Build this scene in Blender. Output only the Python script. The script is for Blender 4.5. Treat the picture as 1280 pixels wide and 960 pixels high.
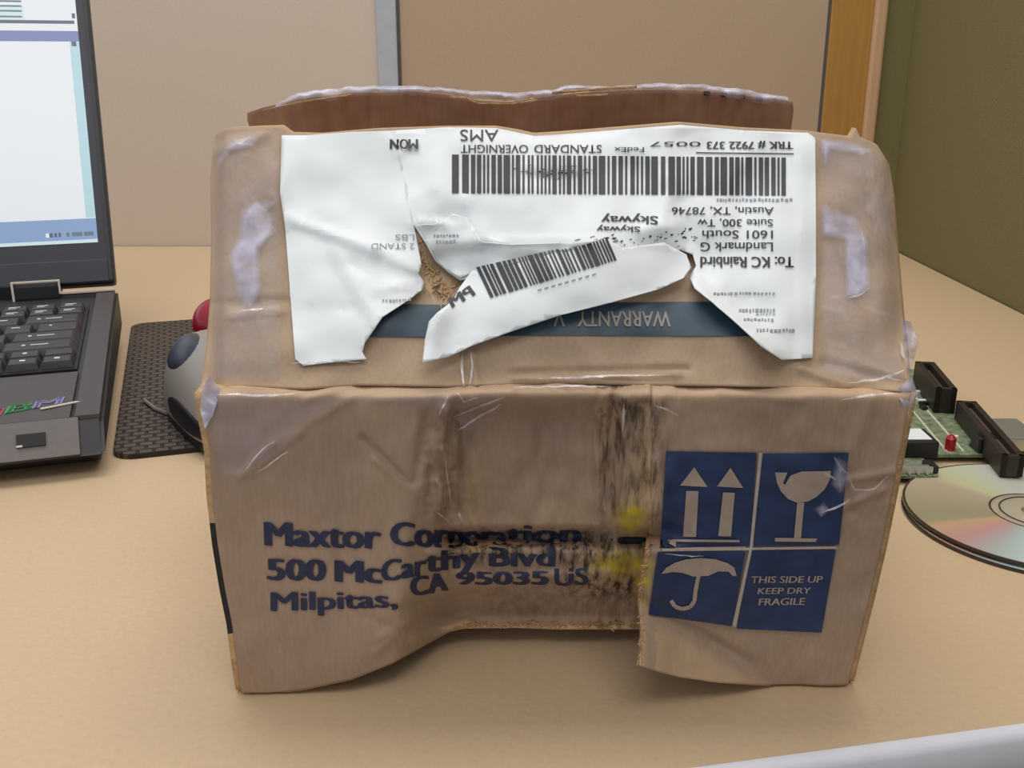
import bpy, bmesh, math, random
from mathutils import Vector, Matrix, noise

for o in list(bpy.data.objects): bpy.data.objects.remove(o, do_unlink=True)
scene = bpy.context.scene
C = scene.collection
rnd = random.Random(7)

# ------------------------------------------------------------------ camera, world, lights, exposure
FPX, PITCH, CAMH = 1263.0, math.radians(17.7), 0.205
cam = bpy.data.cameras.new('camera'); cam.sensor_width = 36; cam.lens = 36*FPX/1280
cam.clip_start = 0.01
camo = bpy.data.objects.new('camera', cam); C.objects.link(camo)
camo.location = (0, 0, CAMH); camo.rotation_euler = (math.pi/2-PITCH, 0, 0)
scene.camera = camo

w = bpy.data.worlds.new('world'); scene.world = w; w.use_nodes = True
bg = w.node_tree.nodes['Background']; bg.inputs[0].default_value = (0.93, 0.96, 1.0, 1); bg.inputs[1].default_value = 0.56

def area(name, loc, size, sy, power, col, target):
    l = bpy.data.lights.new(name, 'AREA'); l.shape = 'RECTANGLE'; l.size = size; l.size_y = sy
    l.energy = power; l.color = col
    o = bpy.data.objects.new(name, l); C.objects.link(o); o.location = loc
    o.rotation_euler = (Vector(target)-Vector(loc)).to_track_quat('-Z', 'Y').to_euler()
    return o
area('ceiling_light', (-0.1, 0.72, 1.75), 1.5, 0.7, 17.5, (1.0, 0.97, 0.92), (-0.1, 0.55, 0))
area('ceiling_light', (0.1, -0.7, 1.9), 1.5, 0.7, 11, (1.0, 0.97, 0.92), (0.0, 0.4, 0))

vs = scene.view_settings
vs.view_transform = 'Standard'; vs.look = 'None'; vs.gamma = 1; vs.use_curve_mapping = False
vs.exposure = -0.08

# ------------------------------------------------------------------ helpers
FW = Vector((0, math.cos(PITCH), -math.sin(PITCH))); UP = Vector((0, math.sin(PITCH), math.cos(PITCH)))
CAM = Vector((0, 0, CAMH))
def ray(x, y): return FW + Vector(((x-640)/FPX, 0, 0)) - UP*((y-480)/FPX)
def at_z(x, y, z): d = ray(x, y); return CAM + d*((z-CAMH)/d.z)
def at_y(x, y, Y): d = ray(x, y); return CAM + d*(Y/d.y)
def at_plane(x, y, p, n): d = ray(x, y); return CAM + d*((p-CAM).dot(n)/d.dot(n))

def sl(c): c /= 255.0; return c/12.92 if c <= 0.04045 else ((c+0.055)/1.055)**2.4
def rgb(r, g, b): return (sl(r), sl(g), sl(b), 1)
def sst(a, b, x):
    if a == b: return 0.0 if x < a else 1.0
    t = max(0.0, min(1.0, (x-a)/(b-a))); return t*t*(3-2*t)
def interp(pts, x):
    if x <= pts[0][0]: return pts[0][1]
    for (x0, y0), (x1, y1) in zip(pts, pts[1:]):
        if x <= x1:
            t = (x-x0)/(x1-x0); return y0+(y1-y0)*t
    return pts[-1][1]
def smooth_interp(pts, x):
    if x <= pts[0][0]: return pts[0][1]
    for (x0, y0), (x1, y1) in zip(pts, pts[1:]):
        if x <= x1: return y0+(y1-y0)*sst(x0, x1, x)
    return pts[-1][1]
def seg_dist(x, y, x0, y0, x1, y1):
    dx, dy = x1-x0, y1-y0; t = max(0, min(1, ((x-x0)*dx+(y-y0)*dy)/(dx*dx+dy*dy)))
    return math.hypot(x-x0-dx*t, y-y0-dy*t), t

# ------------------------------------------------------------------ materials
def mat(name, col, rough=0.6, metal=0.0, spec=0.5, noise_amt=0.0, noise_scale=60, bump=0.0, bump_scale=200, col2=None,
        emit=None, emit_s=0.0, alpha=1.0, stretch=None, coat=0.0):
    m = bpy.data.materials.new(name); m.use_nodes = True
    nt = m.node_tree; n = nt.nodes; p = n['Principled BSDF']
    p.inputs['Base Color'].default_value = col; p.inputs['Roughness'].default_value = rough
    p.inputs['Metallic'].default_value = metal; p.inputs['Specular IOR Level'].default_value = spec
    p.inputs['Alpha'].default_value = alpha; p.inputs['Coat Weight'].default_value = coat
    if emit: p.inputs['Emission Color'].default_value = emit; p.inputs['Emission Strength'].default_value = emit_s
    tc = n.new('ShaderNodeTexCoord'); mp = n.new('ShaderNodeMapping'); nt.links.new(tc.outputs['Object'], mp.inputs[0])
    if stretch: mp.inputs['Scale'].default_value = stretch
    if noise_amt > 0 or col2:
        t = n.new('ShaderNodeTexNoise'); t.inputs['Scale'].default_value = noise_scale; t.inputs['Detail'].default_value = 5
        nt.links.new(mp.outputs[0], t.inputs['Vector'])
        r = n.new('ShaderNodeValToRGB'); r.color_ramp.elements[0].position = 0.3; r.color_ramp.elements[1].position = 0.7
        c2 = col2 or tuple(min(1, c*(1+noise_amt)) for c in col[:3])+(1,)
        c1 = col if col2 else tuple(c*(1-noise_amt) for c in col[:3])+(1,)
        r.color_ramp.elements[0].color = c1; r.color_ramp.elements[1].color = c2
        nt.links.new(t.outputs['Fac'], r.inputs[0]); nt.links.new(r.outputs[0], p.inputs['Base Color'])
    if bump > 0:
        t = n.new('ShaderNodeTexNoise'); t.inputs['Scale'].default_value = bump_scale; t.inputs['Detail'].default_value = 4
        nt.links.new(mp.outputs[0], t.inputs['Vector'])
        b = n.new('ShaderNodeBump'); b.inputs['Strength'].default_value = bump; b.inputs['Distance'].default_value = 0.001
        nt.links.new(t.outputs['Fac'], b.inputs['Height']); nt.links.new(b.outputs[0], p.inputs['Normal'])
    return m

def cardboard_mat(name, base, base2):
    """brown corrugated board; the vertex colour 'wear_and_light' carries scuffs and painted light: R dark dirt and shade, G yellow-green stain, B pale abrasion and lit folds"""
    m = mat(name, base, 0.62, spec=0.35, noise_scale=26, col2=base2)
    nt = m.node_tree; n = nt.nodes; p = n['Principled BSDF']
    src = p.inputs['Base Color'].links[0].from_socket
    tc = n.new('ShaderNodeTexCoord')
    # fine paper fibre
    mp = n.new('ShaderNodeMapping'); mp.inputs['Scale'].default_value = (900, 900, 160); nt.links.new(tc.outputs['Object'], mp.inputs[0])
    fib = n.new('ShaderNodeTexNoise'); fib.inputs['Scale'].default_value = 1; fib.inputs['Detail'].default_value = 3
    nt.links.new(mp.outputs[0], fib.inputs['Vector'])
    mx = n.new('ShaderNodeMix'); mx.data_type = 'RGBA'; mx.blend_type = 'OVERLAY'; mx.inputs['Factor'].default_value = 0.16
    nt.links.new(src, mx.inputs[6]); nt.links.new(fib.outputs['Fac'], mx.inputs[7])
    # flutes
    wv = n.new('ShaderNodeTexWave'); wv.bands_direction = 'X'; wv.inputs['Scale'].default_value = 48; wv.inputs['Distortion'].default_value = 0.6
    nt.links.new(tc.outputs['Object'], wv.inputs['Vector'])
    at = n.new('ShaderNodeAttribute'); at.attribute_name = 'wear_and_light'
    sp = n.new('ShaderNodeSeparateColor'); nt.links.new(at.outputs['Color'], sp.inputs[0])
    mp2 = n.new('ShaderNodeMapping'); mp2.inputs['Scale'].default_value = (420, 200, 70); nt.links.new(tc.outputs['Object'], mp2.inputs[0])
    st = n.new('ShaderNodeTexNoise'); st.inputs['Scale'].default_value = 1; st.inputs['Detail'].default_value = 4; st.inputs['Roughness'].default_value = 0.65
    nt.links.new(mp2.outputs[0], st.inputs['Vector'])
    rp = n.new('ShaderNodeValToRGB'); rp.color_ramp.elements[0].position = 0.42; rp.color_ramp.elements[1].position = 0.62
    nt.links.new(st.outputs['Fac'], rp.inputs[0])
    def stain(prev, chan, col, usenoise):
        f = n.new('ShaderNodeMath'); f.operation = 'MULTIPLY'; nt.links.new(sp.outputs[chan], f.inputs[0])
        if usenoise: nt.links.new(rp.outputs[0], f.inputs[1])
        else: f.inputs[1].default_value = 0.9
        k = n.new('ShaderNodeMix'); k.data_type = 'RGBA'
        nt.links.new(f.outputs[0], k.inputs['Factor']); nt.links.new(prev, k.inputs[6]); k.inputs[7].default_value = col
        return k.outputs[2]
    c = stain(mx.outputs[2], 1, rgb(206, 184, 36), False)
    c = stain(c, 2, rgb(214, 178, 138), False)
    c = stain(c, 0, rgb(52, 42, 36), True)
    nt.links.new(c, p.inputs['Base Color'])
    ad = n.new('ShaderNodeMath'); ad.operation = 'MULTIPLY_ADD'; ad.inputs[1].default_value = 0.35
    nt.links.new(wv.outputs['Fac'], ad.inputs[0]); nt.links.new(fib.outputs['Fac'], ad.inputs[2])
    b = n.new('ShaderNodeBump'); b.inputs['Strength'].default_value = 0.22; b.inputs['Distance'].default_value = 0.0006
    nt.links.new(ad.outputs[0], b.inputs['Height']); nt.links.new(b.outputs[0], p.inputs['Normal'])
    return m

M = {}
M['card'] = cardboard_mat('cardboard', rgb(160, 136, 118), rgb(178, 151, 128))
M['card_in'] = mat('cardboard_inner', rgb(164, 124, 98), 0.75, noise_amt=0.12, noise_scale=40, bump=0.2, stretch=(8, 1, 1))
M['card_edge'] = mat('cardboard_torn_edge', rgb(196, 160, 116), 0.8, noise_amt=0.2, noise_scale=300, bump=0.5, bump_scale=800)
M['paper'] = mat('label_paper', rgb(232, 236, 238), 0.5, noise_amt=0.03, noise_scale=90, bump=0.12, bump_scale=120)
M['ink'] = mat('black_label_ink', rgb(48, 49, 56), 0.55)
M['ink_soft'] = mat('grey_label_ink', rgb(150, 152, 160), 0.55)
M['navy_ink'] = mat('navy_box_ink', rgb(40, 46, 76), 0.6, noise_amt=0.2, noise_scale=500)
M['blue_ink'] = mat('blue_box_ink', rgb(38, 56, 94), 0.5, noise_amt=0.22, noise_scale=160)
M['tan_mark'] = mat('bare_card_mark', rgb(172, 152, 138), 0.6, noise_amt=0.08, noise_scale=300)
M['pale_rule'] = mat('bare_card_rule', rgb(182, 172, 166), 0.6, noise_amt=0.08, noise_scale=300)
M['teal_tape'] = mat('teal_warranty_tape', rgb(44, 68, 84), 0.45, noise_amt=0.15, noise_scale=200)
M['tape_text'] = mat('tape_lettering', rgb(150, 140, 128), 0.5)
M['desk'] = mat('desk_laminate', rgb(208, 181, 147), 0.42, spec=0.4, noise_amt=0.045, noise_scale=420, bump=0.03, bump_scale=900)
M['desk_edge'] = mat('desk_edge_plastic', rgb(226, 225, 234), 0.4, noise_amt=0.03)
M['panel'] = mat('beige_fabric', rgb(212, 198, 184), 0.9, spec=0.1, noise_amt=0.05, noise_scale=700, bump=0.25, bump_scale=900)
M['panel_tan'] = mat('tan_fabric', rgb(187, 164, 141), 0.9, spec=0.1, noise_amt=0.06, noise_scale=700, bump=0.25, bump_scale=900)
M['panel_green'] = mat('green_fabric', rgb(129, 122, 85), 0.9, spec=0.1, noise_amt=0.09, noise_scale=600, bump=0.3, bump_scale=900)
M['strip'] = mat('grey_metal_joint', rgb(182, 188, 200), 0.45, metal=0.0, noise_amt=0.04)
M['strip_dark'] = mat('joint_shadow_gap', rgb(86, 84, 84), 0.6, noise_amt=0.054)
M['post'] = mat('orange_wood', rgb(178, 132, 66), 0.5, noise_amt=0.1, noise_scale=30, stretch=(6, 6, 0.5))
M['post_edge'] = mat('pale_wood_edge', rgb(204, 168, 132), 0.55, noise_amt=0.06, noise_scale=30, stretch=(6, 6, 0.5))
M['floor'] = mat('brown_carpet', rgb(110, 82, 62), 0.95, noise_amt=0.2, noise_scale=200, bump=0.5)
M['black'] = mat('laptop_black_plastic', rgb(46, 44, 46), 0.5, noise_amt=0.06, noise_scale=300, bump=0.08, bump_scale=1200)
M['palm'] = mat('laptop_palm_plastic', rgb(76, 70, 70), 0.55, noise_amt=0.05, noise_scale=300, bump=0.08, bump_scale=1200)
M['bezel'] = mat('laptop_bezel_plastic', rgb(40, 42, 54), 0.42, noise_amt=0.05, noise_scale=200)
M['bevel'] = mat('laptop_bevel_plastic', rgb(110, 104, 102), 0.5, noise_amt=0.05, noise_scale=300)
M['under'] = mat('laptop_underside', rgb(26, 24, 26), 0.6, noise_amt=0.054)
M['key'] = mat('key_plastic', rgb(54, 50, 52), 0.5, noise_amt=0.05, noise_scale=300)
M['key_mark'] = mat('key_legend', rgb(222, 222, 218), 0.5)
M['hinge_reflection'] = mat('hinge_reflection_cream', rgb(244, 230, 214), 0.35)
def scr(name, c, s=1.0): return mat(name, rgb(0, 0, 0), 0.25, emit=c, emit_s=s)
M['scr_white'] = scr('screen_white', rgb(226, 229, 232)); M['scr_blue'] = scr('screen_title_blue', rgb(116, 124, 176))
M['scr_cyan'] = scr('screen_scroll_cyan', rgb(176, 208, 218)); M['scr_task'] = scr('screen_taskbar', rgb(132, 158, 196))
M['scr_line'] = scr('screen_lines', rgb(96, 120, 132)); M['scr_dark'] = scr('screen_dark', rgb(86, 90, 116)); M['scr_pale'] = scr('screen_pale', rgb(204, 222, 226))
M['red_letter'] = mat('red_letter', rgb(196, 64, 78), 0.4); M['green_letter'] = mat('green_letter', rgb(48, 150, 78), 0.4)
M['blue_letter'] = mat('blue_letter', rgb(132, 130, 176), 0.4); M['white_letter'] = mat('white_letter', rgb(206, 198, 192), 0.4)
M['mouse'] = mat('mouse_grey', rgb(150, 142, 136), 0.38, noise_amt=0.03)
M['mouse_dark'] = mat('mouse_dark_plastic', rgb(50, 54, 70), 0.3, noise_amt=0.054)
M['mouse_black'] = mat('mouse_black_patch', rgb(24, 24, 30), 0.4)
M['mouse_red'] = mat('mouse_red_plastic', rgb(150, 16, 34), 0.22, spec=0.7)
M['cable'] = mat('mouse_cable_grey', rgb(120, 116, 118), 0.4)
M['pcb'] = mat('green_circuit_board', rgb(84, 104, 76), 0.4, noise_scale=260, col2=rgb(150, 158, 128))
M['pcb_edge'] = mat('circuit_board_edge', rgb(56, 96, 62), 0.5)
M['chip'] = mat('chip_black', rgb(28, 28, 34), 0.4)
M['sticker'] = mat('white_sticker', rgb(236, 238, 236), 0.5)
M['slot'] = mat('brown_black_connector', rgb(44, 36, 30), 0.5, noise_amt=0.1, noise_scale=200)
M['slot_in'] = mat('connector_inner_brown', rgb(92, 72, 62), 0.6)
M['steel'] = mat('tinned_metal', rgb(206, 206, 202), 0.3, metal=0.8)
M['led'] = mat('red_plastic', rgb(172, 22, 42), 0.3)
M['beige_part'] = mat('beige_component', rgb(206, 200, 180), 0.5)
M['clear'] = mat('disc_clear_hub', rgb(212, 202, 176), 0.12, spec=0.7, alpha=0.55)
M['disc_edge'] = mat('disc_rim', rgb(58, 50, 44), 0.2, spec=0.6)

def patchy(name, col, hi, rough):
    m = mat(name, col, rough, spec=0.8, bump=0.6, bump_scale=110); nt = m.node_tree; n = nt.nodes; p = n['Principled BSDF']
    tc = n.new('ShaderNodeTexCoord'); t = n.new('ShaderNodeTexNoise'); t.inputs['Scale'].default_value = 95; t.inputs['Detail'].default_value = 5
    nt.links.new(tc.outputs['Object'], t.inputs['Vector'])
    r = n.new('ShaderNodeMapRange'); r.inputs[1].default_value = 0.34; r.inputs[2].default_value = 0.66; r.inputs[3].default_value = hi*.38; r.inputs[4].default_value = hi
    nt.links.new(t.outputs['Fac'], r.inputs[0])
    at = n.new('ShaderNodeAttribute'); at.attribute_name = 'fade'
    k = n.new('ShaderNodeMath'); k.operation = 'MULTIPLY'; nt.links.new(r.outputs[0], k.inputs[0]); nt.links.new(at.outputs['Fac'], k.inputs[1])
    nt.links.new(k.outputs[0], p.inputs['Alpha'])
    return m
M['tape'] = patchy('clear_packing_tape', rgb(206, 200, 214), 0.22, 0.16)
M['tape_white'] = patchy('lifted_tape_with_sheen', rgb(206, 202, 226), 0.9, 0.25)  # lifted tape, with reflections painted into its lavender colour
M['tape_glint'] = patchy('painted_tape_glint', rgb(238, 230, 232), 0.95, 0.25)  # near-white paint for the glints on creased tape
def disc_mat():
    m = bpy.data.materials.new('disc_painted_rainbow'); m.use_nodes = True; nt = m.node_tree; n = nt.nodes; p = n['Principled BSDF']
    p.inputs['Metallic'].default_value = 0.35; p.inputs['Roughness'].default_value = 0.3
    # rainbow and white streak of reflected light, painted round the disc by angle
    tc = n.new('ShaderNodeTexCoord'); g = n.new('ShaderNodeTexGradient'); g.gradient_type = 'RADIAL'
    mp = n.new('ShaderNodeMapping'); mp.inputs['Rotation'].default_value = (0, 0, 0)
    nt.links.new(tc.outputs['Object'], mp.inputs[0]); nt.links.new(mp.outputs[0], g.inputs[0])
    r = n.new('ShaderNodeValToRGB'); e = r.color_ramp
    stops = [(0.0, (182, 172, 140)), (.024, (184, 174, 142)), (.040, (226, 190, 152)), (.062, (228, 180, 160)), (.084, (224, 172, 174)), (.115, (206, 200, 198)), (.147, (206, 228, 228)), (.172, (238, 240, 242)), (.29, (242, 238, 240)), (.42, (214, 216, 204)),
             (.62, (222, 222, 208)), (.76, (230, 232, 218)), (.80, (224, 230, 196)), (.842, (224, 224, 180)), (.872, (210, 192, 166)), (.917, (200, 184, 156)), (.97, (188, 176, 144)), (1.0, (182, 172, 140))]
    while len(e.elements) < len(stops): e.elements.new(0.5)
    for el, (ps, c) in zip(e.elements, stops): el.position = ps; el.color = rgb(*c)
    nt.links.new(g.outputs[0], r.inputs[0]); nt.links.new(r.outputs[0], p.inputs['Base Color'])
    return m
M['disc'] = disc_mat()

def pad_mat():
    m = mat('mousepad_weave', rgb(62, 52, 46), 0.6, spec=0.4); nt = m.node_tree; n = nt.nodes; p = n['Principled BSDF']
    tc = n.new('ShaderNodeTexCoord'); mp = n.new('ShaderNodeMapping'); mp.inputs['Scale'].default_value = (1, 1, 1)
    nt.links.new(tc.outputs['Object'], mp.inputs[0])
    b = n.new('ShaderNodeTexBrick'); b.inputs['Scale'].default_value = 1.0
    b.inputs['Brick Width'].default_value = 0.0085; b.inputs['Row Height'].default_value = 0.006; b.inputs['Mortar Size'].default_value = 0.0012
    b.inputs['Mortar Smooth'].default_value = 0.6
    b.inputs['Color1'].default_value = rgb(84, 72, 64); b.inputs['Color2'].default_value = rgb(92, 78, 70); b.inputs['Mortar'].default_value = rgb(40, 33, 30)
    nt.links.new(mp.outputs[0], b.inputs['Vector']); nt.links.new(b.outputs['Color'], p.inputs['Base Color'])
    bp = n.new('ShaderNodeBump'); bp.invert = True; bp.inputs['Strength'].default_value = 0.8; bp.inputs['Distance'].default_value = 0.001
    nt.links.new(b.outputs['Fac'], bp.inputs['Height']); nt.links.new(bp.outputs[0], p.inputs['Normal'])
    return m
M['pad'] = pad_mat()

# ------------------------------------------------------------------ object builders
WM = {}
def thing(name, label, cat, loc=(0, 0, 0), rz=0, group=None):
    o = bpy.data.objects.new(name, None); C.objects.link(o); o.empty_display_size = 0.02
    o.location = loc; o.rotation_euler = (0, 0, rz); o['label'] = label; o['category'] = cat
    if group: o['group'] = group
    WM[o.name] = Matrix.Translation(Vector(loc)) @ Matrix.Rotation(rz, 4, 'Z')
    return o
def mk(name, verts, faces, m, parent=None, smooth=False, local=False):
    """one mesh object; verts in world space unless local"""
    me = bpy.data.meshes.new(name)
    W = WM.get(parent.name) if parent else None
    if W is not None and not local:
        I = W.inverted(); verts = [I @ Vector(v) for v in verts]
    me.from_pydata([tuple(v) for v in verts], [], faces)
    for mm in (m if isinstance(m, list) else [m]): me.materials.append(mm)
    if smooth: me.polygons.foreach_set('use_smooth', [True]*len(me.polygons))
    me.update()
    o = bpy.data.objects.new(name, me); C.objects.link(o)
    if parent: o.parent = parent; WM[o.name] = W
    return o
def mk_bm(name, bm, m, parent=None, smooth=False, local=True):
    me = bpy.data.meshes.new(name)
    W = WM.get(parent.name) if parent else None
    if W is not None and not local: bm.transform(W.inverted())
    bm.normal_update(); bm.to_mesh(me); bm.free()
    for mm in (m if isinstance(m, list) else [m]): me.materials.append(mm)
    if smooth: me.polygons.foreach_set('use_smooth', [True]*len(me.polygons))
    o = bpy.data.objects.new(name, me); C.objects.link(o)
    if parent: o.parent = parent; WM[o.name] = W
    return o
def structure(o): o['kind'] = 'structure'; return o
def add_box(bm, x0, x1, y0, y1, z0, z1, bev=0.0, mx=None, seg=2):
    r = bmesh.ops.create_cube(bm, size=1)
    vs_ = r['verts']
    for v in vs_: v.co = Vector(((x0+x1)/2+v.co.x*(x1-x0), (y0+y1)/2+v.co.y*(y1-y0), (z0+z1)/2+v.co.z*(z1-z0)))
    if bev > 0:
        es = list({e for v in vs_ for e in v.link_edges})
        r2 = bmesh.ops.bevel(bm, geom=es, offset=bev, segments=seg, affect='EDGES', profile=0.6)
        vs_ = list({v for f in r2['faces'] for v in f.verts} | {v for v in vs_ if v.is_valid})
    if mx is not None: bmesh.ops.transform(bm, matrix=mx, verts=[v for v in vs_ if v.is_valid])
def boxobj(name, x0, x1, y0, y1, z0, z1, m, parent=None, bev=0.0, local=True, mx=None):
    bm = bmesh.new(); add_box(bm, x0, x1, y0, y1, z0, z1, bev, mx); return mk_bm(name, bm, m, parent, False, local)
def add_cyl(bm, c, r, h, seg=16, mx=None, r2=None):
    q = bmesh.ops.create_cone(bm, cap_ends=True, segments=seg, radius1=r, radius2=r if r2 is None else r2, depth=h)
    bmesh.ops.translate(bm, verts=q['verts'], vec=Vector(c)+Vector((0, 0, h/2)))
    if mx is not None: bmesh.ops.transform(bm, matrix=mx, verts=q['verts'])
def add_tube(bm, pts, r, seg=8):
    pts = [Vector(p) for p in pts]; rings = []
    for i, p in enumerate(pts):
        t = (pts[min(i+1, len(pts)-1)]-pts[max(i-1, 0)]).normalized()
        a = t.cross(Vector((0, 0, 1))); a = a.normalized() if a.length > 1e-4 else Vector((1, 0, 0)); b = a.cross(t)
        rings.append([bm.verts.new(p+a*(r*math.cos(k*2*math.pi/seg))+b*(r*math.sin(k*2*math.pi/seg))) for k in range(seg)])
    for q, s in zip(rings, rings[1:]):
        for k in range(seg): bm.faces.new((q[k], q[(k+1) % seg], s[(k+1) % seg], s[k]))
    bm.faces.new(rings[0]); bm.faces.new(rings[-1][::-1])
def poly_prism(bm, pts, z0, z1, bev=0):
    a = [bm.verts.new((x, y, z0)) for x, y in pts]; b = [bm.verts.new((x, y, z1)) for x, y in pts]; n = len(pts)
    fs = [bm.faces.new(a[::-1]), bm.faces.new(b)]
    for i in range(n): fs.append(bm.faces.new((a[i], a[(i+1) % n], b[(i+1) % n], b[i])))
    return fs

# ------------------------------------------------------------------ the setting: desk, partitions, floor
A, B = at_z(870, 960, 0), at_z(1280, 905, 0)
sl_ = (B.y-A.y)/(B.x-A.x)
XR, YB = 0.437, 1.17
edge = []
for i in range(41):
    x = -1.25+(XR-0.002+1.25)*i/40
    d = max(0.0, -0.02-x)
    edge.append((x, A.y+sl_*(x-A.x)+0.10*d*d))
outline = edge+[(XR-0.002, YB-0.002), (-1.25, YB-0.002)]
desk = thing('desk', 'beige laminate desk with a pale grey plastic edge, carrying the battered box', 'desk', (0, 0.6, 0))
bm = bmesh.new(); poly_prism(bm, outline, -0.028, 0.0)
mk_bm('desktop', bm, M['desk'], desk, local=False)
# edge moulding: rounded profile swept along the front edge
prof = [(0.0, 0.0003), (0.0022, 0.0001), (0.0038, -0.0012), (0.0046, -0.003), (0.0048, -0.008), (0.0046, -0.0135), (0.0038, -0.0152), (0.002, -0.016), (0.0, -0.016)]
vv, ff = [], []
for i, (x, y) in enumerate(edge):
    a = Vector(edge[max(0, i-1)]); b = Vector(edge[min(len(edge)-1, i+1)]); t = (b-a).normalized(); nrm = Vector((t.y, -t.x))
    for u, z in prof: vv.append((x+nrm.x*u, y+nrm.y*u, z))
k = len(prof)
for i in range(len(edge)-1):
    for j in range(k-1): ff.append((i*k+j, (i+1)*k+j, (i+1)*k+j+1, i*k+j+1))
mk('edge_moulding', vv, ff, M['desk_edge'], desk, True)
for x, y in ((-1.15, 1.054), (0.38, 1.054), (-1.15, 0.35), (0.38, 0.5)):
    bm = bmesh.new(); add_cyl(bm, (x, y, -0.74), 0.025, 0.712, 16); mk_bm('leg', bm, M['strip'], desk, True, local=False)

fl = mk('floor', [(-2, -1.5, -0.74), (1.5, -1.5, -0.74), (1.5, 1.6, -0.74), (-2, 1.6, -0.74)], [(0, 1, 2, 3)], M['floor']); structure(fl)
xs0, xs1 = at_y(470, 0, YB).x, at_y(495, 0, YB).x
xo0, xo1, xo2 = at_y(1041, 0, YB-0.004).x, at_y(1094, 0, YB-0.004).x, at_y(1112, 0, YB-0.01).x
TOPZ = 0.62
def wallbox(name, x0, x1, y0, y1, z0, z1, m, bev=0.0): return structure(boxobj(name, x0, x1, y0, y1, z0, z1, m, bev=bev))
wallbox('wall_back_left', -1.4, xs0, YB, YB+0.05, -0.74, TOPZ, M['panel'])
wallbox('wall_back', xs1, xo0, YB, YB+0.05, -0.74, TOPZ, M['panel_tan'])
wallbox('trim_1', xs0, xs1, YB-0.006, YB+0.05, -0.74, TOPZ+0.005, M['strip'], 0.002)
wallbox('trim_2', xs1, xs1+0.0035, YB-0.0015, YB+0.01, -0.74, TOPZ, M['strip_dark'])
wallbox('trim_3', xo0, xo1, YB-0.004, YB+0.05, -0.74, TOPZ+0.005, M['post'], 0.001)
wallbox('trim_4', xo1, xo2, YB-0.010, YB+0.05, -0.74, TOPZ+0.005, M['post_edge'], 0.003)
wallbox('trim_5', xo0-0.003, xo0, YB-0.0015, YB+0.01, -0.74, TOPZ, M['strip_dark'])
wallbox('trim_6', xo2, XR+0.05, YB-0.002, YB+0.05, -0.74, TOPZ, M['panel_green'])
wallbox('wall_right', XR, XR+0.05, -0.3, YB-0.002, -0.74, TOPZ, M['panel_green'])

# ------------------------------------------------------------------ the battered cardboard box
box = thing('cardboard_box', 'battered brown cardboard box standing open with torn white shipping label and blue handling symbols', 'box', (0.012, 0.37, 0))
def N(x, y, s, seed=0.0): return noise.noise(Vector((x*s, y*s, seed)))

FRONT_CREASES = [  # x0 y0 x1 y1, height toward the viewer (m), width px
    (300, 596, 342, 556, .0011, 4), (312, 594, 378, 540, .0008, 4), (342, 556, 440, 498, .0006, 5),
    (455, 548, 560, 655, -.0016, 5), (470, 575, 575, 662, .0012, 5), (560, 500, 548, 640, .0022, 7), (535, 515, 520, 600, -.0018, 7), (545, 600, 585, 655, .0018, 5),
    (575, 530, 590, 660, -.0014, 6), (745, 510, 748, 660, .0014, 4), (765, 500, 762, 655, -.0020, 5), (782, 500, 780, 640, .0016, 4), (800, 510, 798, 620, -.0018, 5),
    (560, 672, 735, 668, -.0030, 6), (540, 690, 700, 684, .0018, 5), (600, 716, 760, 706, -.0014, 5), (520, 770, 470, 800, .0008, 5), (560, 740, 470, 815, .0008, 5), (505, 760, 600, 738, -.0016, 6),
    (455, 770, 500, 790, -.0007, 5), (520, 800, 585, 775, .0020, 7), (590, 744, 770, 742, -.001, 6), (470, 500, 640, 490, .0006, 5), (380, 500, 445, 478, .001, 5)]
FRONT_CREASES_R = [(1040, 640, 1105, 612, .0012, 4), (1060, 600, 1118, 590, .0010, 4), (1045, 575, 1065, 640, -.0010, 5), (825, 683, 930, 684, -.0006, 3),
    (1090, 500, 1060, 580, .0008, 8), (900, 490, 1000, 500, .0006, 5), (812, 635, 818, 700, -.0012, 4)]
def base_y(px, py):
    t = (py-485)/380.0
    y = .2855+.0085*t+.0058*(px-300)/760*max(0, t)
    y += .006*sst(500, 476, py)**1.3                       # rounded over into the flap fold
    return y
def crease_sum(L, px, py):
    s = 0
    for x0, y0, x1, y1, a, wd in L:
        if min(x0, x1)-30 < px < max(x0, x1)+30 and min(y0, y1)-30 < py < max(y0, y1)+30:
            d, t = seg_dist(px, py, x0, y0, x1, y1)
            if d < wd*3: s += a*math.exp(-(d/wd)**2)
    return s
def y_left(px, py):
    """distance of the crushed left and middle front (m) along the ground"""
    y = base_y(px, py)
    c = sst(508, 582, px+0.10*(py-640))*(1-sst(742, 832, px)*(1-sst(635, 682, py)))
    g = smooth_interp([(486, 0), (530, .30), (600, .36), (655, .42), (671, .66), (692, .46), (712, .50), (769, 1.0), (787, .86)], py)
    y += .034*c*g
    y += .004*sst(430, 520, px)*sst(740, 830, py)*(1-c)
    y -= crease_sum(FRONT_CREASES, px, py)
    rough = .25+.75*sst(500, 560, px)*sst(490, 520, py)
    y += .0022*rough*N(px, py, .021, 3)+.0012*rough*N(px, py*.5, .055, 8)+.0007*N(px, py, .009, 1)
    z_ = math.exp(-((px-552)/26)**2)*sst(495, 515, py)*sst(720, 660, py)+.8*math.exp(-((py-684)/22)**2)*sst(540, 570, px)*sst(815, 790, px)
    y += z_*(.0042*N(px, py*.45, .05, 15)+.0015*N(px, py, .12, 16))
    y += .0016*sst(730, 750, px)*N(px*2.2, py*.5, .06, 5)
    return y
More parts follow.
